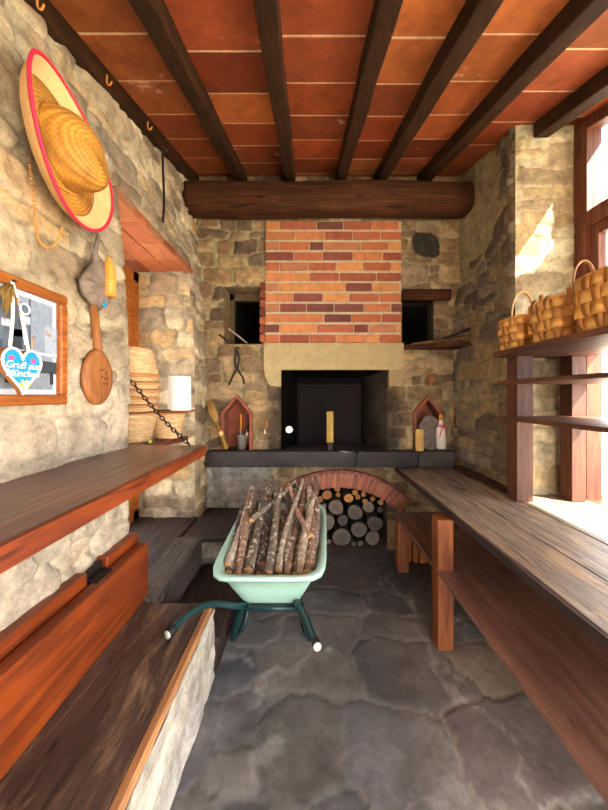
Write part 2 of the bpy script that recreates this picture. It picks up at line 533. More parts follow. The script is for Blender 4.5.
# ---- back wall
ARX, ARZ, ARI, ARO = .306, -.231, .84, 1.013
def arch_cut(X, Z):
    return (np.abs(X - ARX) < .48) & (Z > -1) & ((X - ARX) ** 2 + (Z - ARZ) ** 2 < (ARI + .03) ** 2) & (Z < .9)
def pent(cx_, w_, z0, zs, za):
    return lambda X, Z: (np.abs(X - cx_) < w_) & (Z > z0) & (Z < za - (za - zs) * np.abs(X - cx_) / w_)
PL = pent(-.682, .135, .97, 1.33, 1.49)
PR = pent(1.175, .12, .97, 1.33, 1.47)
def tint_back(u, v, c, s):
    # soot round the mouth of the hearth, old limewash low on the left
    dx = np.maximum(np.maximum(-.25 - u, u - .78), 0); dz = np.maximum(np.maximum(.98 - v, v - 1.45), 0)
    f = (1 - sstep(np.hypot(dx, dz) + .12 * (fbm(u, v, 8, 3) - .5), .06, .24))[:, None] * .8
    c = c * (1 - f) + np.array(hx('#2B2523'))[None] * f
    g = (sstep(.86 - v, 0, .05) * sstep(-.25 - u + .1 * (fbm(u, v, 6, 4) - .5), 0, .15))[:, None] * .6
    wash = np.array(hx('#A9ABAA'))[None] * (.6 + .6 * fbm(u, v, 14, 9))[:, None]
    c = c * (1 - g) + wash * g
    # one dark hexagonal stone high on the right
    k = ((np.abs(u - 1.17) / .15) ** 3 + (np.abs(v - 2.98) / .13) ** 3 + .5 * (np.abs(u - 1.17 + (v - 2.98)) / .18) ** 3 < 1)[:, None]
    return np.where(k, np.array(hx('#3A322C'))[None] * (.8 + .4 * fbm(u, v, 20, 5))[:, None], c)
wb = MB()
masonry(wb, (-1.2, 1.75), (0, 3.7), P3(lambda u, v: u, lambda u, v: 3.0, lambda u, v: v), (0, -1, 0), PAL_B, '#A0916F', 21,
        holes=[(-.81, -.444, 2.01, 2.566), (.935, 1.24, 1.98, 2.43), (-.25, .78, .82, 1.75), (ARX - .48, ARX + .48, 0, .4)],
        cut=lambda X, Z: arch_cut(X, Z) | PL(X, Z) | PR(X, Z), cw=.24, ch=.125, depth=.026, tint=tint_back, step=.0125)
# the two dark wall holes
def recess(mb, x0, x1, z0, z1, y0, y1, c):
    cc = hx(c)
    for q in ([(x0, y0, z0), (x0, y1, z0), (x0, y1, z1), (x0, y0, z1)], [(x1, y0, z0), (x1, y1, z0), (x1, y1, z1), (x1, y0, z1)],
              [(x0, y0, z0), (x1, y0, z0), (x1, y1, z0), (x0, y1, z0)], [(x0, y0, z1), (x1, y0, z1), (x1, y1, z1), (x0, y1, z1)]):
        mb.add(q, [(0, 1, 2, 3)], cc)
recess(wb, -.81, -.444, 2.01, 2.566, 2.975, 3.20, '#8A7452')
recess(wb, -.81, -.444, 2.01, 2.566, 3.20, 3.9, '#0D0A08')
wb.box((-.81, 3.19, 2.50), (-.444, 3.25, 2.57), hx('#6A583E')); wb.box((-.82, 3.19, 2.0), (-.765, 3.25, 2.57), hx('#6A583E'))
recess(wb, .935, 1.24, 1.98, 2.43, 2.975, 3.14, '#4A3E30')
recess(wb, .935, 1.24, 1.98, 2.43, 3.14, 3.9, '#0D0A08')
wb.box((-.9, 3.9, 1.9), (1.3, 3.94, 2.7), hx('#0D0A08'))
for z in np.arange(2.03, 2.54, .085):
    wb.box((-.462, 2.965, z), (-.405, 3.2, z + .07), hx(random.choice(['#8E4632', '#A85A38', '#6E3A2C'])), .004)
# arched log niche
recess(wb, ARX - .48, ARX + .48, 0, .66, 2.975, 3.55, '#5F5142')
wb.box((ARX - .5, 3.55, 0), (ARX + .5, 3.6, .7), hx('#1A1512'))
wb.box((-1.7, 3.95, 0), (2.2, 4.05, 4.6), hx('#6A5C46'))
struct(wb.build('wall_back', M['stone']))

# ---- right wall with the window reveal
def XRf(Y, Z): return 1.46 + .17 * np.clip((Y - 2.13) / .87, 0, 1) * np.clip((Z - 2.3) / 1.0, 0, 1) + .03 * np.sin((Y - 2.13) * 3.4)
wr = MB()
wr.box((1.47, .73, 0), (1.9, 2.14, .768), hx('#9B8A66'))
wr.box((1.5, 2.16, 0), (1.95, 3.4, 3.7), hx('#9B8A66'))
masonry(wr, (2.13, 3.02), (0, 3.75), P3(lambda u, v: XRf(u, v), lambda u, v: u, lambda u, v: v), (-1, 0, 0), PAL_R, '#8F8163', 31,
        pin=(1, 0, 0, 0), cw=.2, ch=.115, depth=.038, noise_h=.012)
masonry(wr, (1.46, 1.93), (.78, 3.5), P3(lambda u, v: u, lambda u, v: 2.13, lambda u, v: v), (0, -1, 0),
        ['#C9B98F', '#D6C69C', '#B9A06A', '#CDBB8E', '#A08A62'], '#BBAB88', 32, pin=(1, 0, 0, 0), cw=.3, ch=.13, depth=.016)
masonry(wr, (.72, 2.15), (0, .785), P3(lambda u, v: 1.46, lambda u, v: u, lambda u, v: v), (-1, 0, 0), PAL_B, '#9B8A66', 33, step=.02)
struct(wr.build('wall_right', M['stone']))

wf = MB()  # unseen wall added behind the camera to dim light on the left
masonry(wf, (-1.25, .15), (0, 2.75), P3(lambda u, v: u, lambda u, v: -1.0, lambda u, v: v), (0, 1, 0), PAL_L, '#B4A68A', 35, step=.03, cw=.3, ch=.16)
wf.box((-1.25, -1.3, 0), (.15, -1.03, 2.7), hx('#A89B80'))
struct(wf.build('light_block_wall', M['stone']))

# ---- floor: flagstones in grey mortar
fl = MB()
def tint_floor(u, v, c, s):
    f = sstep(u - .15 + .3 * (fbm(u, v, 2, 61) - .5), 0, .75)[:, None] * sstep(2.6 - v, 0, .8)[:, None]   # light from the right painted into the stone, brighter and warmer
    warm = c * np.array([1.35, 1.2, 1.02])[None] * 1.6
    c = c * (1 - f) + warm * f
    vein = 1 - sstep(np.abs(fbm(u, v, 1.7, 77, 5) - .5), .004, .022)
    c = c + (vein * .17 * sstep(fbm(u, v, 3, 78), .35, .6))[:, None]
    dk = sstep(v - 1.9 + .4 * (fbm(u, v, 2, 79) - .5), 0, .7)[:, None]        # darker towards the back
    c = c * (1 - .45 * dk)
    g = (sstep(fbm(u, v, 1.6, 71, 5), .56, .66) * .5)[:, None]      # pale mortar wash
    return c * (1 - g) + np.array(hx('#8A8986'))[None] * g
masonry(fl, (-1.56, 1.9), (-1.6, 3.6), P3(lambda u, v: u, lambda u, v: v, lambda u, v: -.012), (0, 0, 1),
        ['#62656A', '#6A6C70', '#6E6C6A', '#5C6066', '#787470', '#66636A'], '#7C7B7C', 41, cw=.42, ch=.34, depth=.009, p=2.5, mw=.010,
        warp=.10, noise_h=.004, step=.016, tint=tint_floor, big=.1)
fl.box((-1.7, -1.6, -.2), (2.0, 3.7, -.03), hx('#555555'))
struct(fl.build('floor', M['floor']))
g = MB(); g.box((-12, -14, -.3), (14, 14, -.22), hx('#D8CDB8')); struct(g.build('ground', M['ground']))

# ---- ceiling: terracotta tiles between rafters
BAYS = [(-1.30, -1.11), (-1.11, -.635), (-.635, -.16), (-.16, .32), (.32, .70), (.70, 1.12), (1.12, 1.62), (1.62, 2.05)]
ce = MB(); rng = random.Random(5)
SL = math.atan(.306); RX = Matrix.Rotation(SL, 3, 'X')
for (x0, x1) in BAYS:
    y = -1.0 + rng.uniform(0, .3)
    off = rng.uniform(-.1, .1)
    yy = -1.0
    while yy < 3.15:
        L = .30
        y1 = min(yy + L, 3.18)
        yc = (yy + y1) / 2; zz = zc(yc) + .03 + rng.uniform(-.0015, .0015)
        k = rng.uniform(.72, 1.15); base = hx(rng.choice(['#AE5A2E', '#A24A24', '#B86634', '#8E3E20', '#A85028', '#9A4A2A']))
        ce.obox(Vector(((x0 + x1) / 2, yc, zz)), RX, ((x1 - x0) / 2 - .003, (y1 - yy) / 2 / cos(SL) - .0055 * rng.uniform(.6, 1.3), .03), tuple(q * k for q in base), .003)
        yy = y1 + (off if yy == -1.0 else 0)
ce.obox(Vector((.375, 1.05, zc(1.05) + .031)), RX, (1.7, 2.25, .028), hx('#E8C8A0'))
struct(ce.build('ceiling', M['tile']))
ev = MB(); ev.obox(Vector((2.42, .31, zc(.31) + .03)), RX, (.36, 1.37, .03), hx('#A05028'))
struct(ev.build('sun_block_slab', M['tile']))  # unseen roof strip, added and cut short to hold off the sun

# rafters
RAFT = [(-1.16, -1.06, -1.0, 2.98, 'dark rafter running along the top of the left stone wall'),
        (-.68, -.59, -1.0, 2.98, 'second dark rafter from the left wall'),
        (-.205, -.115, -1.0, 2.98, 'dark rafter left of the middle, pointing at the chimney bricks'),
        (.275, .365, -1.0, 2.98, 'dark rafter right of the middle, above the brick chimney'),
        (.65, .745, -1.0, 2.98, 'dark rafter above the right end of the brick chimney'),
        (1.075, 1.17, -1.0, 2.98, 'long dark rafter that ends at the right-hand end of the big beam'),
        (1.57, 1.67, -1.0, 2.10, 'short thick rafter ending on the stone pier beside the window')]
for (x0, x1, y0, y1, lab) in RAFT:
    mb = MB(); n = 14; vs = []; fs = []
    rr = random.Random(int(x0 * 100))
    for i in range(n + 1):
        y = y0 + (y1 - y0) * i / n; j = rr.uniform(-.004, .004); b = .006
        for (dx, dz) in ((x0 + b, 0), (x1 - b, 0), (x1, b), (x1, .125), (x0, .125), (x0, b)):
            vs.append((dx + j, y, zr(y) + dz - (.0 if dz > .1 else abs(j) * .5)))
    for i in range(n):
        for k in range(6): fs.append((i * 6 + k, i * 6 + (k + 1) % 6, (i + 1) * 6 + (k + 1) % 6, (i + 1) * 6 + k))
    fs += [(5, 4, 3, 2, 1, 0), tuple(n * 6 + k for k in range(6))]
    mb.add(vs, fs)
    tag(mb.build('ceiling_rafter', M['rafter']), lab, 'rafter', 'ceiling rafters')

# big cross beam
mb = MB(); vs = []; fs = []; n = 40; m = 24; rr = random.Random(3)
for i in range(n + 1):
    t = i / n; x = -1.12 + 2.66 * t
    e = min(1, (1.54 - x) / .10); sc = .80 + .20 * sqrt(max(0, 1 - (1 - max(e, 0)) ** 2)) if e < 1 else 1
    for k in range(m):
        a = 2 * pi * k / m; c_, s_ = cos(a), sin(a)
        q = (abs(c_) ** 3.6 + abs(s_) ** 3.6) ** (-1 / 3.6)
        wob = 1 + .02 * sin(5 * x + a * 2) + rr.uniform(-.006, .006)
        vs.append((x, 2.835 + .125 * c_ * q * wob * sc, 3.325 + .135 * s_ * q * wob * sc + .006 * sin(3 * x)))
for i in range(n):
    for k in range(m): fs.append((i * m + k, i * m + (k + 1) % m, (i + 1) * m + (k + 1) % m, (i + 1) * m + k))
fs += [tuple(range(m - 1, -1, -1)), tuple(n * m + k for k in range(m))]
mb.add(vs, fs, None, True)
tag(mb.build('ceiling_beam', M['beam']), 'massive dark wooden beam crossing the room above the brick chimney', 'beam')

# ---- window on the right
wn = thing('window_1', 'x', 'x', (1.9, .6, .8)); del wn['label']; del wn['category']; struct(wn)
f = MB()
def wpost(y, w_=.05, z0=.80): f.box((1.86, y - w_, z0), (1.96, y + w_, zc(y) + .02))
for y in (2.07, .77): wpost(y)
f.obox(Vector((1.91, 1.40, zc(1.40) - .03)), RX, (.047, .75, .05))
f.box((1.865, .70, 2.62), (1.955, 2.07, 2.73)); f.box((1.865, .70, 1.80), (1.955, 2.07, 1.86)); f.box((1.87, .66, .765), (2.35, 2.13, .808))
f.build('window_frame', M['frame'], wn)
for i, (a, b) in enumerate(((.77, 2.02),)):
    s = MB()
    s.box((1.88, a, 1.86), (1.93, a + .06, 2.62)); s.box((1.88, b - .06, 1.86), (1.93, b, 2.62))
    s.box((1.884, a + .002, 1.862), (1.926, b - .002, 1.93)); s.box((1.884, a + .002, 2.55), (1.926, b - .002, 2.618))
    sash = s.build('sash', M['frame'], wn)
    p = MB(); p.box((1.90, a + .05, 1.92), (1.905, b - .05, 2.56)); p.build('pane', M['glass'], sash)
    p = MB(); p.prism([(1.90, a, 2.73), (1.90, b, 2.73), (1.90, b, zc(b) - .04), (1.90, a, zc(a) - .04)], (.005, 0, 0)); p.build('pane', M['glass'], wn)

# ---- glazed opening in the left recess
wn = thing('window_2', 'x', 'x', (-1.52, 2.2, .42)); del wn['label']; del wn['category']; struct(wn)
f = MB()
for y in (1.75, 2.2, 2.66): f.box((-1.56, y - .045, .42), (-1.49, y + .045, 2.58))
f.box((-1.55, 2.50, .44), (-1.50, 2.63, 2.57))
for z in (.46, 1.12, 2.54): f.box((-1.558, 1.72, z - .04), (-1.49, 2.69, z + .04))
f.build('window_frame', M['pframe'], wn)
for (a, b) in ((1.795, 2.155), (2.245, 2.50)):
    for (z0, z1) in ((.5, 1.08), (1.16, 2.5)):
        p = MB(); p.box((-1.53, a, z0), (-1.525, b, z1)); p.build('pane', M['glass'], wn)

# terracotta lintel of the left recess
lt = MB(); rr = random.Random(8); y = 1.66
for row in range(4):
    y0 = 1.66 + row * .27; 
    for k in range(3):
        x0 = -1.56 + k * .172
        lt.box((x0 + .004, y0 + .004, 2.60 + rr.uniform(0, .003)), (x0 + .168, y0 + .266, 2.65), hx(rr.choice(['#A8603C', '#B8704A', '#9A5232', '#B06440'])), .004)
lt.box((-1.57, 1.66, 2.61), (-1.05, 2.74, 2.66), hx('#B39A7A'))
for k in range(6): lt.box((-1.06, 1.64 + k * .185, 2.605), (-1.028, 1.82 + k * .185, 2.64), hx(rr.choice(['#A8603C', '#8C4A30', '#9A6A48'])), .004)
struct(lt.build('trim_1', M['brick']))
# ledge in the recess
l = MB(); l.box((-1.56, 1.62, .385), (-.975, 2.72, .425), bev=.006)
tag(l.build('window_ledge', M['darkwood']), 'dark wooden ledge at the foot of the recess in the left wall', 'ledge')

# ------------------------------------------------------------------ fireplace
fp = thing('fireplace', 'brick and stone fireplace with dark bread oven, stone mantel and arched log niche', 'fireplace', (.26, 2.95, 0))
mb = MB(); rr = random.Random(12)
z = 2.012; row = 0; X0, X1 = -.406, .919
while z < 3.12:
    h = .088; x = X0
    widths = []
    if row % 2: widths.append(.14)
    while sum(widths) < X1 - X0:
        widths.append(rr.choice([.27, .29, .26, .28, .14]) if rr.random() < .85 else .36)
    for wd in widths:
        e = min(x + wd, X1)
        if e - x > .03:
            cc = hx(rr.choice(['#C47C50', '#C98450', '#B56A45', '#9E5742', '#844A3E', '#AD6246', '#CC8C56', '#74463E', '#BC7C5A']))
            k = rr.uniform(.74, .98)
            j = rr.uniform(-.004, .004)
            mb.box((x + .005, 2.945 + j, z + .006), (e - .005, 3.0, z + h - .006 + rr.uniform(-.002, .001)), tuple(q * k for q in cc), .005)
        x = e
        if x >= X1 - .001: break
    z += h + .012; row += 1
mb.box((X0 + .003, 2.956, 2.008), (X1 - .003, 3.01, 3.2), hx('#B5A184'))
mb.build('brick_breast', M['brick'], fp)
# dressed lintel with brackets
mb = MB()
def rough_box(mb, a, b, c, n=14, amp=.006, seed=1):
    """stone block with a chipped, uneven face towards the room"""
    rr = random.Random(seed); x0, y0, z0 = a; x1, y1, z1 = b; nx = max(2, int((x1 - x0) / .03)); nz = max(2, int((z1 - z0) / .03)); vs = []; fs = []
    for i in range(nx + 1):
        for j in range(nz + 1):
            ed = (i in (0, nx)) or (j in (0, nz))
            vs.append((x0 + (x1 - x0) * i / nx, y0 + (.008 if ed else rr.uniform(-amp, amp) * .5), z0 + (z1 - z0) * j / nz + (rr.uniform(-.003, .003) if ed else 0)))
    for i in range(nx):
        for j in range(nz): q = i * (nz + 1) + j; fs.append((q, q + nz + 1, q + nz + 2, q + 1))
    mb.add(vs, fs, c, True)
    mb.box((x0 + .001, y0 + .008, z0 + .001), (x1 - .001, y1, z1 - .001), c)
rough_box(mb, (-.415, 2.91, 1.752), (.93, 3.05, 2.01), hx('#A8966F'), seed=1)
mb.build('lintel', M['lintel'], fp)
mb = MB(); mb.prism([(-.415, 2.92, 1.752), (-.25, 2.92, 1.752), (-.25, 2.92, 1.59), (-.36, 2.92, 1.60), (-.40, 2.92, 1.68)], (0, .12, 0), hx('#A3916C')); mb.build('bracket', M['lintel'], fp)
mb = MB(); mb.prism([(.93, 2.92, 1.752), (.79, 2.92, 1.752), (.79, 2.92, 1.59), (.88, 2.92, 1.60), (.92, 2.92, 1.68)], (0, .12, 0), hx('#9C8862')); mb.build('bracket', M['lintel'], fp)
# firebox: splayed sooty jambs
mb = MB()
def quadgrid(mb, p00, p10, p11, p01, n, m, cf, amp, seed):
    rr = random.Random(seed); vs = []; cs = []; fs = []
    p00, p10, p11, p01 = map(Vector, (p00, p10, p11, p01)); nn = (p10 - p00).cross(p01 - p00).normalized()
    for i in range(n + 1):
        for j in range(m + 1):
            s, t = i / n, j / m
            p = (p00 * (1 - s) + p10 * s) * (1 - t) + (p01 * (1 - s) + p11 * s) * t
            ed = i in (0, n) or j in (0, m)
            vs.append(p + nn * (0 if ed else rr.uniform(-amp, amp))); cs.append(cf(s, t, rr))
    for i in range(n):
        for j in range(m): q = i * (m + 1) + j; fs.append((q, q + m + 1, q + m + 2, q + 1))
    mb.add(vs, fs, cs, True)
K = hx('#0C0908')
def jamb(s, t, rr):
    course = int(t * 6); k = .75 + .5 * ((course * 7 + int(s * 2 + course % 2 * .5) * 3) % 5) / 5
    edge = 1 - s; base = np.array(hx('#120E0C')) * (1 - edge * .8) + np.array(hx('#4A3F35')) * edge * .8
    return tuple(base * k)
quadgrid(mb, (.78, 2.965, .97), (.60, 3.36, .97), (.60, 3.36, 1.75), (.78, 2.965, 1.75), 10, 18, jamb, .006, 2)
quadgrid(mb, (-.25, 2.965, .97), (-.10, 3.36, .97), (-.10, 3.36, 1.75), (-.25, 2.965, 1.75), 10, 18, lambda s, t, r_: K, .006, 3)
quadgrid(mb, (-.25, 2.965, 1.752), (.78, 2.965, 1.752), (.60, 3.36, 1.70), (-.10, 3.36, 1.70), 10, 10, lambda s, t, r_: K, .004, 4)
mb.box((-.3, 3.36, .9), (.85, 3.42, 1.8), hx('#120F0E'))
mb.build('firebox', M['soot'], fp)
mb = MB(); mb.box((-.10, 3.32, .975), (.575, 3.355, 1.60), bev=.008)
for z in (1.1, 1.45): mb.box((-.09, 3.312, z), (.06, 3.33, z + .035), bev=.003)
mb.box((-.125, 3.335, .975), (.60, 3.37, 1.64), bev=.006)
mb.build('oven_door', M['ovendoor'], fp)
mb = MB(); rough_box(mb, (-.955, 2.85, .83), (.46, 3.38, .975), hx('#3A3534'), seed=5); rough_box(mb, (.465, 2.852, .828), (1.05, 3.38, .975), hx('#34302E'), seed=6)
rough_box(mb, (1.055, 2.85, .83), (1.40, 3.05, .977), hx('#4A433D'), seed=7)
mb.build('hearth_slab', M['slab'], fp)
# brick arch
mb = MB(); rr = random.Random(9)
th = math.asin(.715 / ARO); N = 27
for i in range(N):
    a = -th + 2 * th * (i + .5) / N; ra, rb = ARI + rr.uniform(-.003, .003), ARO - .035
    c = Vector((ARX + (ra + rb) / 2 * sin(a), 2.985, ARZ + (ra + rb) / 2 * cos(a)))
    cc = hx(rr.choice(['#9A5848', '#A86450', '#8A4C40', '#B06A50'])) if i > 9 else hx(rr.choice(['#4A3A38', '#6A4A44', '#5A4440', '#7A5248']))
    mb.obox(c, Matrix.Rotation(a, 3, 'Y'), ((ra + rb) / 2 * th / N - .006, .045, (rb - ra) / 2), cc, .004)
N2 = 22
for i in range(N2):
    a = -th + 2 * th * (i + .5) / N2; rm = ARO - .014
    mb.obox(Vector((ARX + rm * sin(a), 2.98, ARZ + rm * cos(a))), Matrix.Rotation(a, 3, 'Y'), (rm * th / N2 - .0025, .045, .014), hx(rr.choice(['#8E5044', '#7A463C'])), .003)
pts = [(ARX + (ARO - .03) * sin(-th + 2 * th * k / 24), 2.955, ARZ + (ARO - .03) * cos(-th + 2 * th * k / 24)) for k in range(25)]
pts += [(ARX + (ARI + .006) * sin(th - 2 * th * k / 24), 2.955, ARZ + (ARI + .006) * cos(th - 2 * th * k / 24)) for k in range(25)]
for k in range(24):
    mb.prism([pts[k], pts[k + 1], pts[48 - k], pts[49 - k]], (0, .07, 0), hx('#A89A86'))
mb.build('brick_arch', M['brick'], fp)
mb = MB(); mb.lathe([(.001, -.012), (.034, -.012), (.036, 0), (.034, .012), (.02, .016), (.001, .016)][::-1], (-.172, 2.945, 1.175), 'y', 20)
mb.tube([(-.172, 2.95, 1.175), (-.20, 3.05, 1.175)], .006)
mb.build('dial', M['white'], fp)['label'] = 'round white dial'
# timber lintel and ledge over and under the right-hand hole
mb = MB(); mb.box((.925, 2.93, 2.43), (1.40, 3.05, 2.535), bev=.012)
tag(mb.build('hole_lintel', M['beam']), 'short dark timber lintel above the right-hand wall hole', 'lintel')
mb = MB(); mb.prism([(.925, 3.05, 1.955), (.925, 2.92, 1.955), (1.10, 2.86, 1.955), (1.52, 2.72, 1.955), (1.55, 3.05, 1.955)], (0, 0, .035))
tag(mb.build('corner_ledge', M['beam']), 'thin dark ledge under the right-hand hole with sticks lying on it', 'ledge')

# terracotta house-shaped niches
def house(label, cx_, w_, zb, zs, za, yb):
    t = thing('terracotta_niche', label, 'niche', (cx_, 2.98, zb), 'terracotta house-shaped niches')
    def outline(d, y):
        return [(cx_ - w_ + d, y, zb + 0), (cx_ - w_ + d, y, zs - d * .3), (cx_, y, za - d * 1.35), (cx_ + w_ - d, y, zs - d * .3), (cx_ + w_ - d, y, zb)]
    o = outline(0, 2.945); i = outline(.028, 2.945); ob = outline(0, yb); ib = outline(.028, yb)
    m_ = MB(); vs = o + i + ob + ib; fs = []
    for k in range(4):
        fs += [(k, k + 1, 5 + k + 1, 5 + k), (10 + k, 15 + k, 15 + k + 1, 10 + k + 1), (k, 10 + k, 10 + k + 1, k + 1), (5 + k, 5 + k + 1, 15 + k + 1, 15 + k)]
    fs += [(0, 5, 15, 10), (4, 14, 19, 9)]
    m_.add(vs, fs); m_.build('surround', M['terracotta'], t)
    m_ = MB(); m_.prism(outline(.005, yb - .01), (0, .015, 0)); m_.build('back_tile', M['terracotta'], t)
house('red terracotta house-shaped niche left of the oven holding a pot of brushes', -.682, .152, .977, 1.34, 1.515, 3.14)
house('red terracotta gabled niche right of the oven, half hidden by a grey stone', 1.175, .14, .977, 1.34, 1.50, 3.12)

# ------------------------------------------------------------------ logs in the niche
rr = random.Random(21); logs = []
def circle_fit():
    cand = []
    for q_ in range(9000):
        r_ = rr.uniform(.078, .105) if q_ < 4000 else rr.uniform(.055, .08); x = rr.uniform(ARX - .47 + r_, ARX + .47 - r_); z = rr.uniform(r_, .6)
        if math.hypot(x - ARX, z - ARZ) + r_ > ARI - .01: continue
        if all(math.hypot(x - a, z - b) > r_ + c + .002 for a, b, c in cand): cand.append((x, z, r_))
    # settle downwards
    cand.sort(key=lambda q: q[1])
    for _ in range(60):
        for i, (x, z, r_) in enumerate(cand):
            for dx in (0, -.004, .004):
                nz = z - .004; nx = x + dx
                if nz >= r_ and abs(nx - ARX) < .47 - r_ and all(math.hypot(nx - a, nz - b) > r_ + c + .001 for j, (a, b, c) in enumerate(cand) if j != i):
                    cand[i] = (nx, nz, r_); break
            x, z, r_ = cand[i]
    for _ in range(9000):
        r_ = rr.uniform(.026, .06); x = rr.uniform(ARX - .47 + r_, ARX + .47 - r_); z = rr.uniform(r_, .6)
        if math.hypot(x - ARX, z - ARZ) + r_ > ARI - .01: continue
        if all(math.hypot(x - a, z - b) > r_ + c + .002 for a, b, c in cand): cand.append((x, z, r_))
    return cand
logs = circle_fit()
def ragged(r_, seed, n=22):
    q = random.Random(seed); ph = [q.uniform(0, 6.3) for _ in range(3)]
    return [r_ * (.93 + .04 * sin(2 * pi * k / n * 2 + ph[0]) + .03 * sin(2 * pi * k / n * 3 + ph[1])) for k in range(n)]
for i, (x, z, r_) in enumerate(logs):
    y0 = 3.02 + rr.uniform(-.03, .06); hi = z > .40
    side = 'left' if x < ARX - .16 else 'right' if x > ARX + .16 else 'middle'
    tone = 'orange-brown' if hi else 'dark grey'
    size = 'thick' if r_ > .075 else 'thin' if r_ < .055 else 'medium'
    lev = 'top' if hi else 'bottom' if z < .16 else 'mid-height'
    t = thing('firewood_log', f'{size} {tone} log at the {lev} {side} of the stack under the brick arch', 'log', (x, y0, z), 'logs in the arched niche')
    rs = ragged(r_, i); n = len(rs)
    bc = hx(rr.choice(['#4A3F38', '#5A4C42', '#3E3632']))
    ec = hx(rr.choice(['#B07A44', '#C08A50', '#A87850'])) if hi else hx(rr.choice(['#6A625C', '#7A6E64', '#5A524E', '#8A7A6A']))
    m_ = MB(); vs = []; fs = []
    for j, (dy, s) in enumerate(((0, 1.0), (.15, 1.02), (.33, .98), (.46, .97))):
        for k in range(n): a = 2 * pi * k / n; vs.append((x + rs[k] * s * cos(a), y0 + dy, z + rs[k] * s * sin(a)))
    for j in range(3):
        for k in range(n): fs.append((j * n + k, j * n + (k + 1) % n, (j + 1) * n + (k + 1) % n, (j + 1) * n + k))
    fs.append(tuple(3 * n + k for k in range(n)))
    m_.add(vs, fs, bc, True); m_.build('bark', M['barkplain'], t)
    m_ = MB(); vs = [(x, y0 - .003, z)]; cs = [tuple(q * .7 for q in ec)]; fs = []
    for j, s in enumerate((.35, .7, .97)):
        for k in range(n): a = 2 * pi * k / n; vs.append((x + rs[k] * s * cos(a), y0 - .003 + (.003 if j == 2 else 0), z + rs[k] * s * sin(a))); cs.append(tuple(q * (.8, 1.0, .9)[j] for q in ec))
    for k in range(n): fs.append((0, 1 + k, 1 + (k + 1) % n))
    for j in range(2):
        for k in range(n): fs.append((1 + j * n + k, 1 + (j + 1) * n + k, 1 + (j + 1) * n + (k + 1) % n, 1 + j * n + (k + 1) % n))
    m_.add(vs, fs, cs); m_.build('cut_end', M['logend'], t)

# ------------------------------------------------------------------ left side: shelf, bench, steps
t = thing('wall_shelf', 'long varnished red-brown board shelf fixed along the left stone wall', 'shelf', (-.8, .6, 1.16))
mb = MB(); mb.box((-1.03, -.7, 1.165), (-.575, 1.725, 1.222), bev=.005); mb.build('board', M['shelf'], t)
mb = MB(); mb.box((-.5755, -.69, 1.168), (-.570, 1.72, 1.219), bev=.002); mb.build('front_edge', M['panel'], t)['label'] = 'orange varnished front edge'
def chain(mb, a, b, n, r_=.0035, lw=.010, ll=.017, sag=.02):
    a, b = Vector(a), Vector(b)
    for i in range(n):
        f0 = (i + .5) / n; c = a.lerp(b, f0) - Vector((0, 0, sag * sin(pi * f0)))
        d = (b - a).normalized(); s = d.orthogonal().normalized() if i % 2 else d.cross(d.orthogonal()).normalized()
        hl = (b - a).length / n * .68
        mb.tube([c + d * hl * cos(q) + s * lw * sin(q) for q in [2 * pi * k / 10 for k in range(10)]], r_, 5, closed=True)
mb = MB(); chain(mb, at(129, 378, 1.72), (-.655, 1.70, 1.225), 21)
mb.build('chain', M['iron'], t)
for y in (.2, 1.0):
    mb = MB(); mb.prism([(-.985, y, 1.163), (-.72, y, 1.163), (-.985, y, .98)], (0, .035, 0)); mb.build('bracket', M['darkwood'], t)

t = thing('bench', 'built-in bench with worn dark plank seat on whitewashed masonry along the left wall', 'bench', (-.75, .5, 0))
mb = MB()
masonry(mb, (-.6, 1.62), (0, .372), P3(lambda u, v: -.50, lambda u, v: u, lambda u, v: v), (1, 0, 0), ['#D8D2C4', '#CFC7B6', '#DAD4C8'], '#C9C0AE', 51,
        step=.015, cw=.4, ch=.2, depth=.009, wav=.004)
masonry(mb, (-1.0, -.50), (0, .372), P3(lambda u, v: u, lambda u, v: 1.605, lambda u, v: v), (0, 1, 0), PAL_L, MORT, 52, step=.03)
mb.box((-1.0, -.6, 0), (-.53, 1.58, .37), hx('#C9C0AE'))
mb.build('masonry_base', M['stone'], t)
mb = MB(); mb.box((-1.0, -.6, .372), (-.53, 1.615, .402), bev=.004); mb.build('seat', M['bench'], t)
mb = MB(); mb.box((-.53, -.6, .366), (-.497, 1.615, .403), bev=.005); mb.build('edge_strip', M['edge'], t)['label'] = 'pale worn front strip'
mb = MB(); mb.box((-.925, -.6, .404), (-.87, 1.67, .70), bev=.004); mb.build('backrest', M['panel'], t)['label'] = 'wide orange varnished board'
mb = MB(); mb.box((-.985, -.6, .66), (-.932, 1.29, .75), bev=.004); mb.box((-.985, 1.42, .66), (-.932, 1.68, .75), bev=.004)
mb.build('rail', M['panel'], t)['label'] = 'orange rail broken by a gap'
mb = MB(); mb.box((-.965, 1.29, .69), (-.955, 1.42, .735)); mb.box((-.96, 1.30, .70), (-.90, 1.40, .706)); mb.tube([(-.958, 1.295, .70), (-.958, 1.415, .70)], .007)
mb.build('hinge', M['iron'], t)

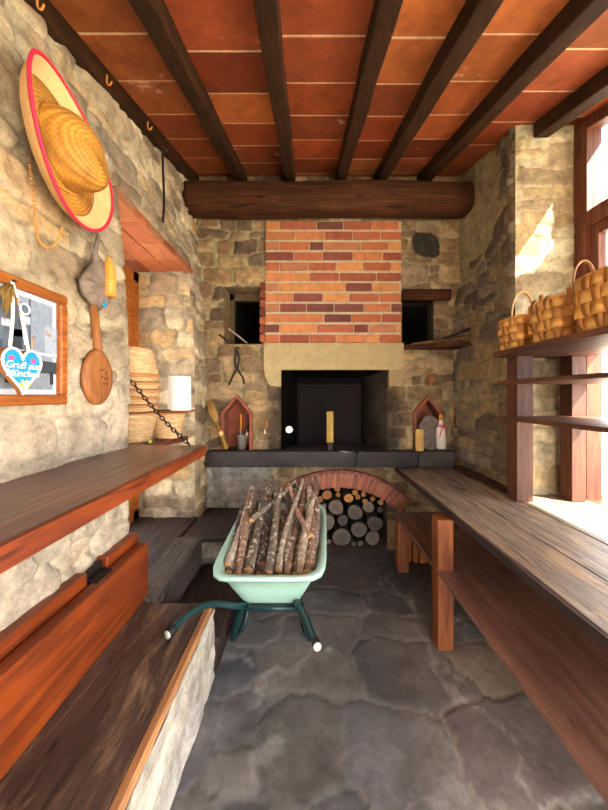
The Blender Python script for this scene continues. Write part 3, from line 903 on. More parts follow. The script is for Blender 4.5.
mb = MB(); mb.box((-.99, 1.70, .24), (-.80, 2.32, .425), bev=.006); mb.box((-.99, 1.625, .36), (-.80, 1.70, .425), bev=.004)
mb.box((-.98, 1.72, 0), (-.815, 2.30, .24))
tag(mb.build('wooden_step', M['oldgrey']), 'old grey wooden box seat between the bench and the stone corner', 'seat')
mb = MB(); mb.box((-.795, 1.63, .17), (-.47, 2.33, .205), bev=.004); mb.box((-.78, 1.64, 0), (-.49, 2.31, .17))
tag(mb.build('low_platform', M['darkwood']), 'low dark platform on the floor left of the wheelbarrow', 'platform')
t = thing('corner_box', 'stone block seat with dark board top in the left corner below the hearth', 'seat', (-.67, 2.65, 0))
mb = MB(); masonry(mb, (-.89, -.44), (0, .375), P3(lambda u, v: u, lambda u, v: 2.37, lambda u, v: v), (0, -1, 0), ['#8A8176', '#9C9484', '#77706A'], '#8E8676', 53, step=.015)
masonry(mb, (2.37, 2.97), (0, .375), P3(lambda u, v: -.44, lambda u, v: u, lambda u, v: v), (1, 0, 0), ['#8A8176', '#9C9484'], '#8E8676', 54, step=.02)
mb.box((-.97, 2.385, 0), (-.455, 2.96, .37), hx('#8E8676')); mb.build('stone_base', M['stone'], t)
mb = MB(); mb.box((-.97, 2.33, .378), (-.42, 2.965, .412), bev=.005); mb.build('board_top', M['darkwood'], t)

# ------------------------------------------------------------------ right side: counter with lower board
t = thing('counter', 'long weathered plank counter with lower board and square posts under the window', 'counter', (1.3, 1.0, 0))
xs = [.866, 1.115, 1.39, 1.63, 1.86]; rr = random.Random(4)
for i in range(4):
    mb = MB(); dz = rr.uniform(-.002, .002)
    y1 = 2.94 if xs[i + 1] < 1.4 else 2.14
    mb.box((xs[i] + .0015, .36, .772 + dz), (xs[i + 1] - .0015, y1, .813 + dz), bev=.004)
    mb.build('plank', M['counter'], t)
mb = MB(); mb.box((.85, .36, .772), (.8655, 2.94, .811), bev=.003); mb.build('front_edge', M['darkwood'], t)['label'] = 'dark front edge'
mb = MB(); mb.box((.775, .36, .44), (1.23, 2.70, .472), bev=.004); mb.build('lower_board', M['seat'], t)
for (x0, y0, zt) in ((.77, 1.785, .772), (.775, 2.58, .439), (1.33, .38, .772)):
    mb = MB(); mb.box((x0 - .002, y0, 0), (x0 + .092, y0 + .09, zt), bev=.004)
    mb.build('leg', M['post'], t)
for y0 in (1.80, 2.61):
    mb = MB(); mb.box((.865, y0, .385), (1.44, y0 + .05, .438), bev=.003); mb.build('bearer', M['post'], t)
for y0 in (1.80, 2.61):
    mb = MB(); mb.box((.95, y0, .72), (1.44, y0 + .05, .770), bev=.003); mb.build('bearer', M['post'], t)
# short stakes stored beneath
rr = random.Random(6)
for i in range(4):
    x = .90 + i * .055
    mb = MB(); mb.box((x, 2.72 + rr.uniform(0, .03), 0), (x + .045, 2.77 + rr.uniform(0, .03), .28 + .02 * (i % 2)), bev=.003)
    tag(mb.build('wood_stake', M['pframe']), ['leftmost', 'second', 'third', 'rightmost'][i] + ' of the short orange wooden stakes under the counter end', 'stake', 'stakes under the counter')
mb = MB(); mb.box((1.395, 2.14, .815), (1.455, 2.86, .85), bev=.01)
tag(mb.build('wall_batten', M['beam']), 'rough dark batten lying on the counter against the right stone wall', 'batten')

# shelves in the window
t = thing('window_shelf', 'three-tier wooden shelf rack standing on the counter in front of the window', 'shelf', (1.55, 1.2, .813))
for (x0, x1) in ((1.36, 1.468), (1.717, 1.812)):
    for y0 in (1.97, .76):
        mb = MB(); mb.box((x0, y0, .815), (x1, y0 + .10, 1.762), bev=.003); mb.build('post', M['postdark'], t)
def board(z0, z1, yfar, x1=1.84, skew=.03):
    mb = MB(); mb.prism([(1.26, .74, z0), (1.26, yfar - skew, z0), (1.34, yfar, z0), (x1, yfar, z0), (x1, .74, z0)], (0, 0, z1 - z0)); return mb
board(1.762, 1.795, 2.09).build('board', M['shelfboard'], t)
board(1.578, 1.600, 2.04, 1.84).build('board', M['shelfboard'], t)
board(1.345, 1.368, 2.04, 1.84).build('board', M['shelfboard'], t)

# ------------------------------------------------------------------ wheelbarrow
t = thing('wheelbarrow', 'mint green plastic wheelbarrow with dark teal tube frame, loaded with sticks', 'wheelbarrow', (-.2, 2.0, 0))
def qloop(corn, n=56, e=7.5):
    """corn: four corners near-left, near-right, far-right, far-left"""
    out = []; c = [Vector(p) for p in corn]
    for k in range(n):
        a = 2 * pi * k / n; x, y = cos(a), sin(a); q = (abs(x) ** e + abs(y) ** e) ** (-1 / e); s = (x * q + 1) / 2; v = (y * q + 1) / 2
        out.append((c[0] * (1 - s) + c[1] * s) * (1 - v) + (c[3] * (1 - s) + c[2] * s) * v)
    return out
rim = [(-.50, 1.60, .545), (.075, 1.60, .545), (.135, 2.50, .60), (-.49, 2.50, .60)]
bot = [(-.385, 1.75, .302), (-.035, 1.75, .302), (-.03, 2.22, .302), (-.37, 2.22, .302)]
def lerp4(a, b, f0, off=0, dz=0):
    out = []
    for i, (p, q) in enumerate(zip(a, b)):
        v = Vector(p).lerp(Vector(q), f0); sx = (-1, 1, 1, -1)[i]; sy = (-1, -1, 1, 1)[i]
        out.append(v + Vector((sx * off, sy * off, dz)))
    return out
loops = [lerp4(bot, rim, 0, -.04), lerp4(bot, rim, 0, -.008), lerp4(bot, rim, .04, 0, .002), lerp4(bot, rim, .5), lerp4(bot, rim, 1, 0, 0), lerp4(bot, rim, 1, .018, .004), lerp4(bot, rim, 1, .026, -.012),
         lerp4(bot, rim, 1, .026, .006), lerp4(bot, rim, 1, .018, .012), lerp4(bot, rim, 1, -.008, .010), lerp4(bot, rim, .5, -.008), lerp4(bot, rim, .05, -.008, .006), lerp4(bot, rim, 0.02, -.04, .008)]
mb = MB(); vs = []; fs = []; n = 56
for lp in loops: vs += qloop(lp)
for i in range(len(loops) - 1):
    for k in range(n): fs.append((i * n + k, i * n + (k + 1) % n, (i + 1) * n + (k + 1) % n, (i + 1) * n + k))
fs += [tuple(range(n - 1, -1, -1)), tuple((len(loops) - 1) * n + k for k in range(n))]
mb.add(vs, fs, None, True)
tub = mb.build('tub', M['tub'], t)
def smooth_path(pts, k=4):
    P = [Vector(p) for p in pts]; out = []
    for i in range(len(P) - 1):
        p0 = P[max(i - 1, 0)]; p1 = P[i]; p2 = P[i + 1]; p3 = P[min(i + 2, len(P) - 1)]
        for j in range(k):
            s = j / k
            out.append(.5 * ((2 * p1) + (p2 - p0) * s + (2 * p0 - 5 * p1 + 4 * p2 - p3) * s * s + (3 * p1 - p0 - 3 * p2 + p3) * s ** 3))
    out.append(P[-1]); return out
hl = [(-.215, 2.55, .19), (-.235, 2.35, .23), (-.33, 2.15, .282), (-.355, 1.85, .285), at(240, 606, 1.70), at(218, 604, 1.62), at(198, 608, 1.53), at(182, 620, 1.44), at(168, 634, 1.36)]
hr = [(-.135, 2.55, .19), (-.12, 2.35, .23), (-.07, 2.15, .282), (-.055, 1.85, .285), at(297, 604, 1.70), at(304, 614, 1.60), at(311, 631, 1.46), at(317, 646, 1.36)]
for path in (hl, hr):
    mb = MB(); mb.tube(smooth_path(path), .0165, 12); h_ = mb.build('handle', M['tubframe'], t)
    d = (Vector(path[-1]) - Vector(path[-2])).normalized(); e = Vector(path[-1])
    mb = MB(); mb.tube([e - d * .035, e + d * .004], .0195, 14); mb.build('grip', M['rubber'], h_)
    mb = MB(); mb.tube([e + d * .003, e + d * .008], .0185, 14)
    mb.build('end_cap', M['grip'], h_)['label'] = 'pale grey end cap'
for s, xx, xf, xi in ((-1, -.365, -.452, -.30), (1, -.045, .015, -.10)):
    mb = MB(); mb.tube(smooth_path([(xx, 1.72, .318), ((xx + xf) / 2 - .0, 1.79, .19), (xf, 1.86, .022)]), .021, 12); mb.tube(smooth_path([(xf, 1.86, .022), ((xf * 2 + xi) / 3, 1.93, .04), ((xf + xi) / 2, 2.0, .15), (xi, 2.05, .29)]), .0155, 12)
    mb.build('leg', M['tubframe'], t)
mb = MB(); mb.tube([(-.36, 1.72, .30), (-.05, 1.72, .30)], .014); 
mb.build('cross_bar', M['tubframe'], t)
mb = MB(); mb.lathe([(.10, -.03), (.155, -.04), (.185, -.03), (.192, 0), (.185, .03), (.155, .04), (.10, .03)], (-.175, 2.56, .193), 'x', 32)
wh = mb.build('wheel', M['rubber'], t)
mb = MB(); mb.lathe([(.02, -.05), (.10, -.033), (.10, .033), (.02, .05)], (-.175, 2.56, .193), 'x', 24); mb.build('hub', M['grip'], wh)

# sticks
rr = random.Random(33)
STICKC = ['#A89684', '#C4B09A', '#84766A', '#B8947E', '#CCBBA6', '#74665A', '#A89888', '#9A7C6A']
def stick(a, b, r0, r1, label, c=None, fork=False, mat='bark', cat='stick', group='cut branches heaped in the wheelbarrow', bow=.04, name='firewood_stick'):
    a, b = Vector(a), Vector(b); n = 13; d = b - a; s = d.orthogonal().normalized(); q = d.cross(s).normalized()
    pa, pb = rr.uniform(0, 6), rr.uniform(0, 6); pts = []; rs = []
    for i in range(n):
        f0 = i / (n - 1)
        pts.append(a + d * f0 + s * bow * (sin(f0 * 4 + pa) - sin(pa)) * .5 + q * bow * (sin(f0 * 5 + pb) - sin(pb)) * .5 * .6)
        rs.append((r0 * (1 - f0) + r1 * f0) * rr.uniform(.86, 1.14))
    mb = MB(); cc = hx(c or rr.choice(STICKC)); k = rr.uniform(.8, 1.15)
    mb.tube(pts, rs, 9, tuple(x * k for x in cc), caps=False, wob=.1)
    if fork:
        p = pts[8]; mb.tube([p, p + d.normalized() * .06 + s * .03, p + d.normalized() * .13 + s * .045], [r1, r1 * .75, r1 * .6], 7, tuple(x * k for x in cc), wob=.1)
    o = bpy.data.objects.new(name, None) ; COL.objects.link(o); o.location = a; tag(o, label, cat, group)
    mb.build('bark', M[mat], o)
    m2 = MB()
    for e, dd, r_ in ((pts[0], (pts[0] - pts[1]).normalized(), rs[0]), (pts[-1], (pts[-1] - pts[-2]).normalized(), rs[-1])):
        m2.tube([e - dd * .004, e + dd * .001], r_ * .97, 9, hx(rr.choice(['#C79A66', '#B98A58', '#D0A878']))); m2.build('cut_end', M['logend'], o); m2 = MB()
    return o
lay = []
for k in range(6):
    n = [6, 7, 8, 9, 10, 9][k]
    w0 = [.14, .175, .21, .235, .265, .25][k]; w1 = [.12, .17, .22, .26, .295, .285][k]
    for i in range(n):
        u = (i + .5) / n * 2 - 1
        r0 = rr.uniform(.021, .034)
        zA = .335 + .032 * k; zB = .37 + .072 * k
        yA = 1.81 - .026 * k + (rr.uniform(0, .03) if k < 5 or i % 3 else rr.uniform(.05, .35)); yB = 2.20 + .055 * k + rr.uniform(-.12, .04)
        arch_ = .05 * (1 - u * u) * (k / 3)
        a = (-.21 + u * w0 + rr.uniform(-.02, .02), yA, zA + arch_ * .25 + rr.uniform(-.01, .01))
        b = (-.18 + u * w1 + rr.uniform(-.06, .06), yB, zB + arch_ + rr.uniform(-.015, .015))
        lay.append((k, i, n, a, b, r0))
for (a, b, r0, lab) in (((-.462, 1.70, .505), (-.462, 2.38, .665), .026, 'grey stick lying against the left wall of the wheelbarrow tub'),
                        ((-.45, 1.72, .545), (-.425, 2.42, .74), .024, 'second stick from the left rim of the wheelbarrow'),
                        ((.030, 1.70, .505), (.088, 2.40, .665), .026, 'grey stick lying against the right wall of the wheelbarrow tub'),
                        ((.015, 1.74, .54), (.06, 2.42, .745), .022, 'second stick from the right rim of the wheelbarrow'),
                        ((-.36, 1.95, .70), (-.10, 2.44, .83), .018, 'crooked stick crossing the top of the wheelbarrow heap from left to right'),
                        ((.02, 1.90, .62), (-.14, 2.40, .82), .020, 'crooked stick crossing the top of the wheelbarrow heap from right to left')):
    lay.append((9, lab, 1, a, b, r0))
looks = ['grey', 'brown', 'reddish', 'mottled', 'dark', 'pale grey']
for (k, i, n, a, b, r0) in lay:
    hw = .175 + (.288 - .175) * min(1, max(0, (a[2] - .302) / .243)) - r0 - .014
    yn = 1.75 - .15 * min(1, max(0, (a[2] - .302) / .243)) + r0 + .03
    a = (max(-.211 - hw, min(-.211 + hw, a[0])), max(yn, a[1]), a[2])       # keep every near end inside the tub
    if k == 9: stick(a, b, r0, r0 * .7, i, bow=.03); continue
    side = ['far left', 'left', 'left of centre', 'centre', 'right of centre', 'right', 'far right'][min(6, int(i / n * 7))]
    if k < 4: lab = 'cut branch buried under the other sticks in the wheelbarrow'
    else: lab = f'{looks[(i + k) % 6]} branch on the {"very top" if k == 5 else "upper layer"} of the wheelbarrow heap, {side}'
    c = '#B89C78' if (k == 4 and i == 0) else None
    if k == 4 and i == 0: lab = 'thick pale tan stick along the left rim of the wheelbarrow'
    stick(a, b, r0, r0 * rr.uniform(.6, .85), lab, c, fork=(k == 5 and i % 3 == 1))
for i in range(7):
    a = (-.33 + .05 * i + rr.uniform(-.02, .02), 2.40 + rr.uniform(-.05, .03), .74 + rr.uniform(-.02, .02)); ang = rr.uniform(-.9, .9)
    stick(a, (a[0] + .22 * sin(ang), a[1] - .12 * cos(ang), a[2] + rr.uniform(.01, .05)), .008, .004, 'thin curly orange-brown twig in the bunch at the far end of the wheelbarrow heap', '#9A6A3A', group='twigs at the far end of the heap', cat='twig', bow=.05, name='twig')

# ------------------------------------------------------------------ things on the left wall
# sombrero
def hatpt(r_, a, h): return r_ * cos(a), r_ * sin(a), h
HC = Vector((-1.0, 1.185, 2.45))
t = thing('sombrero', 'large straw sombrero with cream brim and crimson edge hanging on the left wall', 'hat', HC)
HR = Matrix.Rotation(R(-6), 3, 'Y') @ Matrix.Rotation(R(8), 3, 'Z')
def hat_surf(prof, n=64):
    vs = []; fs = []
    for (r_, h) in prof:
        for k in range(n):
            a = 2 * pi * k / n; f0 = max(0, (r_ - .6))
            y = .262 * r_ * cos(a) * (1 - .06 * f0); z = .275 * r_ * sin(a); x = h + .075 * f0 * abs(cos(a)) ** 2
            vs.append(HC + HR @ Vector((x, y, z)))
    for i in range(len(prof) - 1):
        for k in range(n): fs.append((i * n + k, i * n + (k + 1) % n, (i + 1) * n + (k + 1) % n, (i + 1) * n + k))
    return vs, fs
# normalised radius, height off the wall
brim_in = [(.44, .045), (.55, .035), (.66, .03), (.80, .034)]
brim_out = [(.80, .034), (.88, .042), (.95, .062), (1.0, .078)]
def two_side(prof, th_=.008): return prof + [(r_, h - th_) for r_, h in prof[::-1]] + [prof[0]]
mb = MB(); mb.add(*hat_surf(two_side(brim_in)), None, True); mb.build('brim_weave', M['straw'], t)
mb = MB(); mb.add(*hat_surf(two_side(brim_out)), None, True); mb.build('brim_border', M['cream'], t)['label'] = 'cream outer brim'
mb = MB(); vs_, _ = hat_surf([(1.0, .074)], 64); mb.tube(vs_, .0065, 6, closed=True); mb.build('edge_braid', M['hatred'], t)['label'] = 'crimson edge'
vs = []; fs = []; n = 48
for i in range(15):
    f0 = i / 14; ang = f0 * pi / 2
    rr_ = cos(ang) ** .55; h = .045 + .135 * sin(ang) ** .9
    for k in range(n):
        a = 2 * pi * k / n
        y = .125 * rr_ * cos(a); z = .145 * rr_ * sin(a) - .03 * f0
        dent = -.02 * f0 * math.exp(-(z / .035) ** 2) * (1 if y < .03 else .4)
        vs.append(HC + HR @ Vector((h + dent, y + .02 * f0, z + .01)))
for i in range(14):
    for k in range(n): fs.append((i * n + k, i * n + (k + 1) % n, (i + 1) * n + (k + 1) % n, (i + 1) * n + k))
fs.append(tuple(14 * n + k for k in range(n)))
mb = MB(); mb.add(vs, fs, None, True); mb.build('crown', M['straw'], t)
mb = MB()
def beads(mb, pts, r_=.0045):
    P = smooth_path(pts, 10)
    for i, p in enumerate(P):
        if i % 1 == 0: mb.lathe([(.0005, -r_), (r_ * .8, -r_ * .6), (r_, 0), (r_ * .8, r_ * .6), (.0005, r_)], p, 'z', 6)
beads(mb, [at(30, 165, 1.08), at(34, 205, 1.08), at(37, 235, 1.1), at(46, 247, 1.12), at(56, 243, 1.14), at(62, 228, 1.18)])
mb.build('braided_cord', M['palewood'], t); mb = MB()
beads(mb, [at(37, 140, 1.08), at(44, 165, 1.10), at(56, 183, 1.14), at(70, 192, 1.2)], .004)
mb.build('braided_cord', M['palewood'], t)

# grey cloth bag, turned wooden case, ladle
BX = -.96
t = thing('cloth_pouch', 'limp grey-brown cloth pouch hanging above the wooden ladle', 'pouch', (BX, 1.38, 1.9))
def wp(px, py, X=-.965): # on the left wall plane
    Y = X * F / (px - CX); return Vector((X, Y, EYE + (CY - py) / F * Y))
ring = [wp(97, 255), wp(84, 270), wp(78, 280), wp(80, 292), wp(88, 303), wp(98, 311), (wp(105, 306)), wp(107, 296), wp(105, 280), wp(100, 262)]
mb = MB(); cen = sum((Vector(p) for p in ring), Vector()) / len(ring)
vs = []; fs = []; nr = len(ring) * 4; rp = []
for i in range(len(ring)):
    p0, p1 = Vector(ring[i]), Vector(ring[(i + 1) % len(ring)])
    for k in range(4): rp.append(p0.lerp(p1, k / 4))
for s_, xo in ((1.0, 0), (.97, .012), (.8, .028), (.5, .036), (.2, .038)):
    for i, p in enumerate(rp):
        q = cen.lerp(p, s_); vs.append((q.x + xo + .006 * sin(i * 1.7) * (s_ < .99), q.y, q.z))
for i in range(4):
    for k in range(nr): fs.append((i * nr + k, i * nr + (k + 1) % nr, (i + 1) * nr + (k + 1) % nr, (i + 1) * nr + k))
fs.append(tuple(4 * nr + k for k in range(nr))); fs.append(tuple(range(nr - 1, -1, -1)))
mb.add(vs, fs, None, True); mb.build('pouch_body', M['leather'], t)
mb = MB(); mb.tube(smooth_path([wp(97, 262, -.95), wp(95, 250, -.95), wp(98, 240, -.96), wp(97, 232, -.97)]), [.016] * 3 + [.012] * 3 + [.010] * 3 + [.008] * 4, 8, wob=.3)
mb.tube(smooth_path([wp(97, 258, -.95), wp(92, 250, -.95), wp(91, 243, -.96)]), .006, 6); mb.build('strap', M['leather'], t)
mb = MB(); p = wp(104, 304, -.935); mb.box(p - Vector((.004, .012, .014)), p + Vector((.004, .012, .014)), bev=.003); mb.build('blue_tag', M['icing'], t)['label'] = 'small blue patch'

t = thing('wooden_case', 'pointed turned pale-orange wooden whetstone case hanging beside the pouch', 'case', (-.93, 1.43, 1.95))
c0 = wp(109, 297, -.925)
mb = MB(); mb.lathe([(.003, .0), (.024, .0), (.027, .01), (.028, .06), (.030, .062), (.030, .076), (.027, .08), (.025, .12), (.019, .155), (.010, .18), (.004, .19)], (c0.x, c0.y, c0.z), 'z', 16)
mb.build('case_body', M['palewood'], t)
mb = MB(); mb.tube([(c0.x, c0.y, c0.z + .185), (c0.x - .03, c0.y - .01, c0.z + .26)], .003, 6); mb.build('cord', M['leather'], t)

t = thing('wooden_ladle', 'big flat wooden ladle with pierced bowl hanging on the left wall', 'ladle', (-.97, 1.39, 1.46))
h0, h1 = wp(93, 300, -.962), wp(98, 350, -.962)
mb = MB(); mb.tube([h0, h1, wp(97, 362, -.962)], [.016, .019, .026], 12, flat=.7); mb.build('handle', M['spoon'], t)
bc = wp(97, 377, -.962); mb = MB(); prof = []
n = 28; vs = []; fs = []
lv = [(.999, 0), (1.0, .012), (.93, .022), (.7, .026), (.4, .023), (.1, .021)]
for s_, xo in lv:
    for k in range(n):
        a = 2 * pi * k / n; rr_ = 1 - .13 * max(0, sin(a)) ** 2
        vs.append((bc.x - .006 + xo, bc.y + .095 * s_ * cos(a) * rr_, bc.z - .0 + .128 * s_ * sin(a)))
for i in range(len(lv) - 1):
    for k in range(n): fs.append((i * n + k, i * n + (k + 1) % n, (i + 1) * n + (k + 1) % n, (i + 1) * n + k))
fs += [tuple(range(n - 1, -1, -1)), tuple((len(lv) - 1) * n + k for k in range(n))]
mb.add(vs, fs, None, True); bw = mb.build('bowl', M['spoon'], t)
mb = MB()
for (dy, dz) in ((.0, .03), (.02, .035), (.035, .02), (.01, .0), (.03, -.005), (.045, .0), (.02, -.03), (.045, -.03)):
    mb.lathe([(.0005, 0), (.004, 0), (.004, .002), (.0005, .002)], (bc.x + .017, bc.y + dy, bc.z + dz), 'x', 8)
mb.build('pierced_holes', M['black'], bw)  # flat black discs painted in for the dark inside the holes

# framed photograph
t = thing('framed_picture', 'orange wooden frame with a black and white street photograph on the left wall', 'picture', (-.975, .97, 1.455))
y0, y1, z0, z1 = .56, 1.208, 1.468, 1.893; X = -.975; fw = .036
mb = MB()
for a, b in (((y0, z0), (y1, z0 + fw)), ((y0, z1 - fw), (y1, z1)), ((y0, z0 + fw), (y0 + fw, z1 - fw)), ((y1 - fw, z0 + fw), (y1, z1 - fw))):
    mb.box((X, a[0], a[1]), (X + .028, b[0], b[1]), bev=.006)
mb.build('frame', M['pframe'], t)
mb = MB(); mb.box((X, y0 + .03, z0 + .03), (X + .008, y1 - .03, z1 - .03), hx('#B4BAC6')); mb.build('mat', M['attr_smooth'], t)
Y0, Y1, Z0, Z1 = y0 + .055, y1 - .055, z0 + .055, z1 - .055
mb = MB(); pr = random.Random(2)
def pq(a, b, c_, d_, col, k=0):
    if k: a, b = max(a - .06 * (b < Y1), Y0), b - .06 * (b < Y1)
    mb.box((X + .008, a, c_), (X + .0095 + k * .0005, b, d_), hx(col))
pq(Y0, Y1, Z0, Z1, '#8591A2')
pq(Y0, .95, Z0 + .12, Z1, '#5A6470', 1); pq(.78, .90, Z0 + .10, Z0 + .25, '#2C3238', 2)
pq(1.0, 1.12, Z0 + .1, Z1 - .02, '#626E7E', 1); pq(1.03, 1.09, Z1 - .14, Z1 - .05, '#59636F', 2); pq(1.05, 1.09, Z0 + .12, Z0 + .2, '#39414A', 2)
pq(1.12, 1.20, Z0 + .12, Z1 - .08, '#98A4B4', 1); pq(1.115, 1.122, Z0 + .05, Z1, '#4A525C', 2)
pq(Y0, Y1, Z0, Z0 + .09, '#7C8692', 2); pq(1.02, 1.17, Z0 + .06, Z0 + .105, '#3A4048', 3); pq(1.03, 1.045, Z0 + .02, Z0 + .07, '#2A2E34', 4); pq(1.14, 1.155, Z0 + .02, Z0 + .07, '#2A2E34', 4)
pq(.98, 1.2, Z0 + .125, Z0 + .135, '#B0B8C4', 3); pq(.98, 1.08, Z0 + .105, Z0 + .125, '#9CA6B2', 3)
for i in range(26):
    a = pr.uniform(Y0, Y1 - .03); c_ = pr.uniform(Z0, Z1 - .04); pq(a, a + pr.uniform(.006, .03), c_, c_ + pr.uniform(.004, .03), pr.choice(['#8A95A2', '#66707C', '#B9C3CF', '#4A525C']), 3)
mb.build('photograph', M['attr_smooth'], t)

# gingerbread heart
t = thing('gingerbread_heart', 'blue iced gingerbread heart with white writing hanging on ribbon before the picture', 'heart ornament', (-.93, 1.03, 1.49))
hc = wp(17, 371, -.925)
def heart(sc, xo, cy=0, cz=0, n=40):
    out = []
    for k in range(n):
        a = 2 * pi * k / n; hx_ = 16 * sin(a) ** 3; hz = 13 * cos(a) - 5 * cos(2 * a) - 2 * cos(3 * a) - cos(4 * a)
        out.append((hc.x + xo, hc.y + cy + sc * hx_ / 16, hc.z + cz + sc * 1.12 * (hz + 2) / 15))
    return out
mb = MB(); mb.prism(heart(.068, 0), (.016, 0, 0)); mb.build('biscuit', M['spoon'], t)
mb = MB(); mb.tube(heart(.066, .019), .0036, 7, closed=True, wob=.35); mb.build('white_border', M['white'], t)['label'] = 'piped white icing border'
mb = MB(); mb.prism(heart(.062, .0155), (.003, 0, 0)); mb.build('blue_icing', M['icing'], t)['label'] = 'bright blue icing'
for dy, dz in ((-.038, .036), (.036, .034)):
    mb = MB(); mb.prism(heart(.009, .018, dy, dz, 20), (.002, 0, 0)); mb.build('pink_heart', M['pink'], t)
mb = MB()
for k in range(6):
    a = k * pi / 3; mb.tube([(hc.x + .019, hc.y + .005, hc.z - .042), (hc.x + .019, hc.y + .005 + .018 * cos(a), hc.z - .042 + .014 * sin(a))], [.002, .005], 6)
mb.build('icing_flower', M['yicing'], t)
mb = MB()
for k in range(5): a = k * 2 * pi / 5; mb.tube([(hc.x + .022, hc.y + .005, hc.z - .042), (hc.x + .022, hc.y + .005 + .009 * cos(a), hc.z - .042 + .009 * sin(a))], .0025, 5)
mb.build('flower_petals', M['white'], t)
def text3d(body, size, loc, rot, mat, parent, name, shear=.25):
    cu = bpy.data.curves.new(name, 'FONT'); cu.body = body; cu.size = size; cu.extrude = .0006; cu.align_x = 'CENTER'; cu.shear = shear; cu.offset = 0
    tmp = bpy.data.objects.new(name, cu); COL.objects.link(tmp); bpy.context.view_layer.update()
    dg = bpy.context.evaluated_depsgraph_get(); me = bpy.data.meshes.new_from_object(tmp.evaluated_get(dg)); bpy.data.objects.remove(tmp)
    me.materials.clear(); me.materials.append(mat)
    o = bpy.data.objects.new(name, me); COL.objects.link(o); o.parent = parent
    o.location = Vector(loc) - wloc(parent); o.rotation_euler = rot; return o
text3d('Gru\u00df aus', .031, (hc.x + .0195, hc.y + .0, hc.z + .008), (pi / 2, 0, pi / 2), M['white'], t, 'icing_text')
text3d('M\u00fcnchen', .031, (hc.x + .0195, hc.y + .0, hc.z - .018), (pi / 2, 0, pi / 2), M['white'], t, 'icing_text')
nail = wp(12, 281, -.945)
mb = MB()
for e in (wp(9, 352, -.91), wp(29, 356, -.91), wp(26, 345, -.915)):
    d = nail.lerp(Vector(e), .5)
    P = smooth_path([nail, d + Vector((0, .006, 0)), Vector(e)], 6)
    for p, q in zip(P, P[1:]): mb.add([p + Vector((0, -.005, 0)), p + Vector((0, .005, 0)), q + Vector((0, .005, 0)), q + Vector((0, -.005, 0)),
                                      p + Vector((.002, -.005, 0)), p + Vector((.002, .005, 0)), q + Vector((.002, .005, 0)), q + Vector((.002, -.005, 0))],
                                     [(0, 1, 2, 3), (7, 6, 5, 4), (0, 4, 5, 1), (2, 6, 7, 3), (0, 3, 7, 4), (1, 5, 6, 2)])
ce_ = wp(25, 309, -.92); mb.tube([(ce_.x, ce_.y + .017 * cos(a), ce_.z + .017 * sin(a)) for a in [2 * pi * k / 16 for k in range(16)]], .0028, 6, closed=True)
mb.build('ribbon', M['ribbon'], t)
mb = MB(); mb.tube([(nail.x - .03, nail.y, nail.z), (nail.x + .012, nail.y, nail.z)], .004, 8)
mb.build('nail', M['iron'], t)
mb = MB(); rr = random.Random(14); hp = wp(9, 300, -.94)
for i in range(26):
    a = Vector((hp.x + rr.uniform(-.01, .01), hp.y + rr.uniform(-.008, .008), hp.z + .05)); b = a + Vector((rr.uniform(-.012, .02), rr.uniform(-.03, .03), rr.uniform(-.12, -.03)))
    mb.tube([a, a.lerp(b, .5) + Vector((0, rr.uniform(-.01, .01), 0)), b], [.0012, .0025, .001], 5)
tag(mb.build('dried_herbs', M['dry']), 'small sprig of dried herbs hanging beside the white ribbon', 'herbs')

# iron hook rod
mb = MB(); P = [wp(167, 150, -1.03), wp(163, 153, -1.03), wp(163, 170, -1.01), wp(164, 200, -1.0), wp(163, 222, -.99)]
mb.tube(smooth_path(P), .0085, 8); tag(mb.build('iron_rod', M['iron']), 'thin dark iron hook rod hanging high above the recess in the left wall', 'rod')
# small nails under the left rafter
for i, (px, py) in enumerate(((50, 28), (107, 88), (143, 127))):
    y = [1.15, 1.55, 1.95][i]; p = at(px, py, y)
    mb = MB(); xx = -1.055; p.x = -1.02; p.z = zr(y) - .02
    mb.tube(smooth_path([p + Vector((0, 0, .04)), p, p + Vector((.015, 0, -.012)), p + Vector((.025, 0, .006))]), .004, 6)
    tag(mb.build('hook', M['palewood']), ['nearest', 'middle', 'farthest'][i] + ' of the small brass hooks under the left wall rafter', 'hook', 'hooks along the left rafter')

# ------------------------------------------------------------------ recess: shelf, baskets, paper roll
mb = MB(); mb.prism([(-1.50, 1.73, 1.165), (-1.05, 1.73, 1.165), (-.93, 2.12, 1.165), (-.90, 2.30, 1.165), (-1.50, 2.34, 1.165)], (0, 0, .035))
tag(mb.build('recess_shelf', M['shelf']), 'dark red-brown board across the recess carrying the wicker baskets', 'shelf')
def wicker(mb, cx_, cy_, z0, z1, r0, r1, n=72, rows=16, t_=.006, bottom=True):
    vs = []; fs = []
    prof = [(i / rows, 1) for i in range(rows + 1)] + [(1 - i / rows, 0) for i in range(rows + 1)]
    for j, (f0, out) in enumerate(prof):
        for k in range(n):
            a = 2 * pi * k / n; wv = .0035 * sin(a * n / 4 + pi * (j % 2))
            r_ = r0 + (r1 - r0) * f0 ** .85 + (t_ if out else 0) + wv
            vs.append((cx_ + r_ * cos(a), cy_ + r_ * sin(a), z0 + (z1 - z0) * f0))
    m_ = len(prof)
    for j in range(m_ - 1):
        for k in range(n): fs.append((j * n + k, j * n + (k + 1) % n, (j + 1) * n + (k + 1) % n, (j + 1) * n + k))
    fs.append(tuple(range(n))); 
    mb.add(vs, fs, None, True)
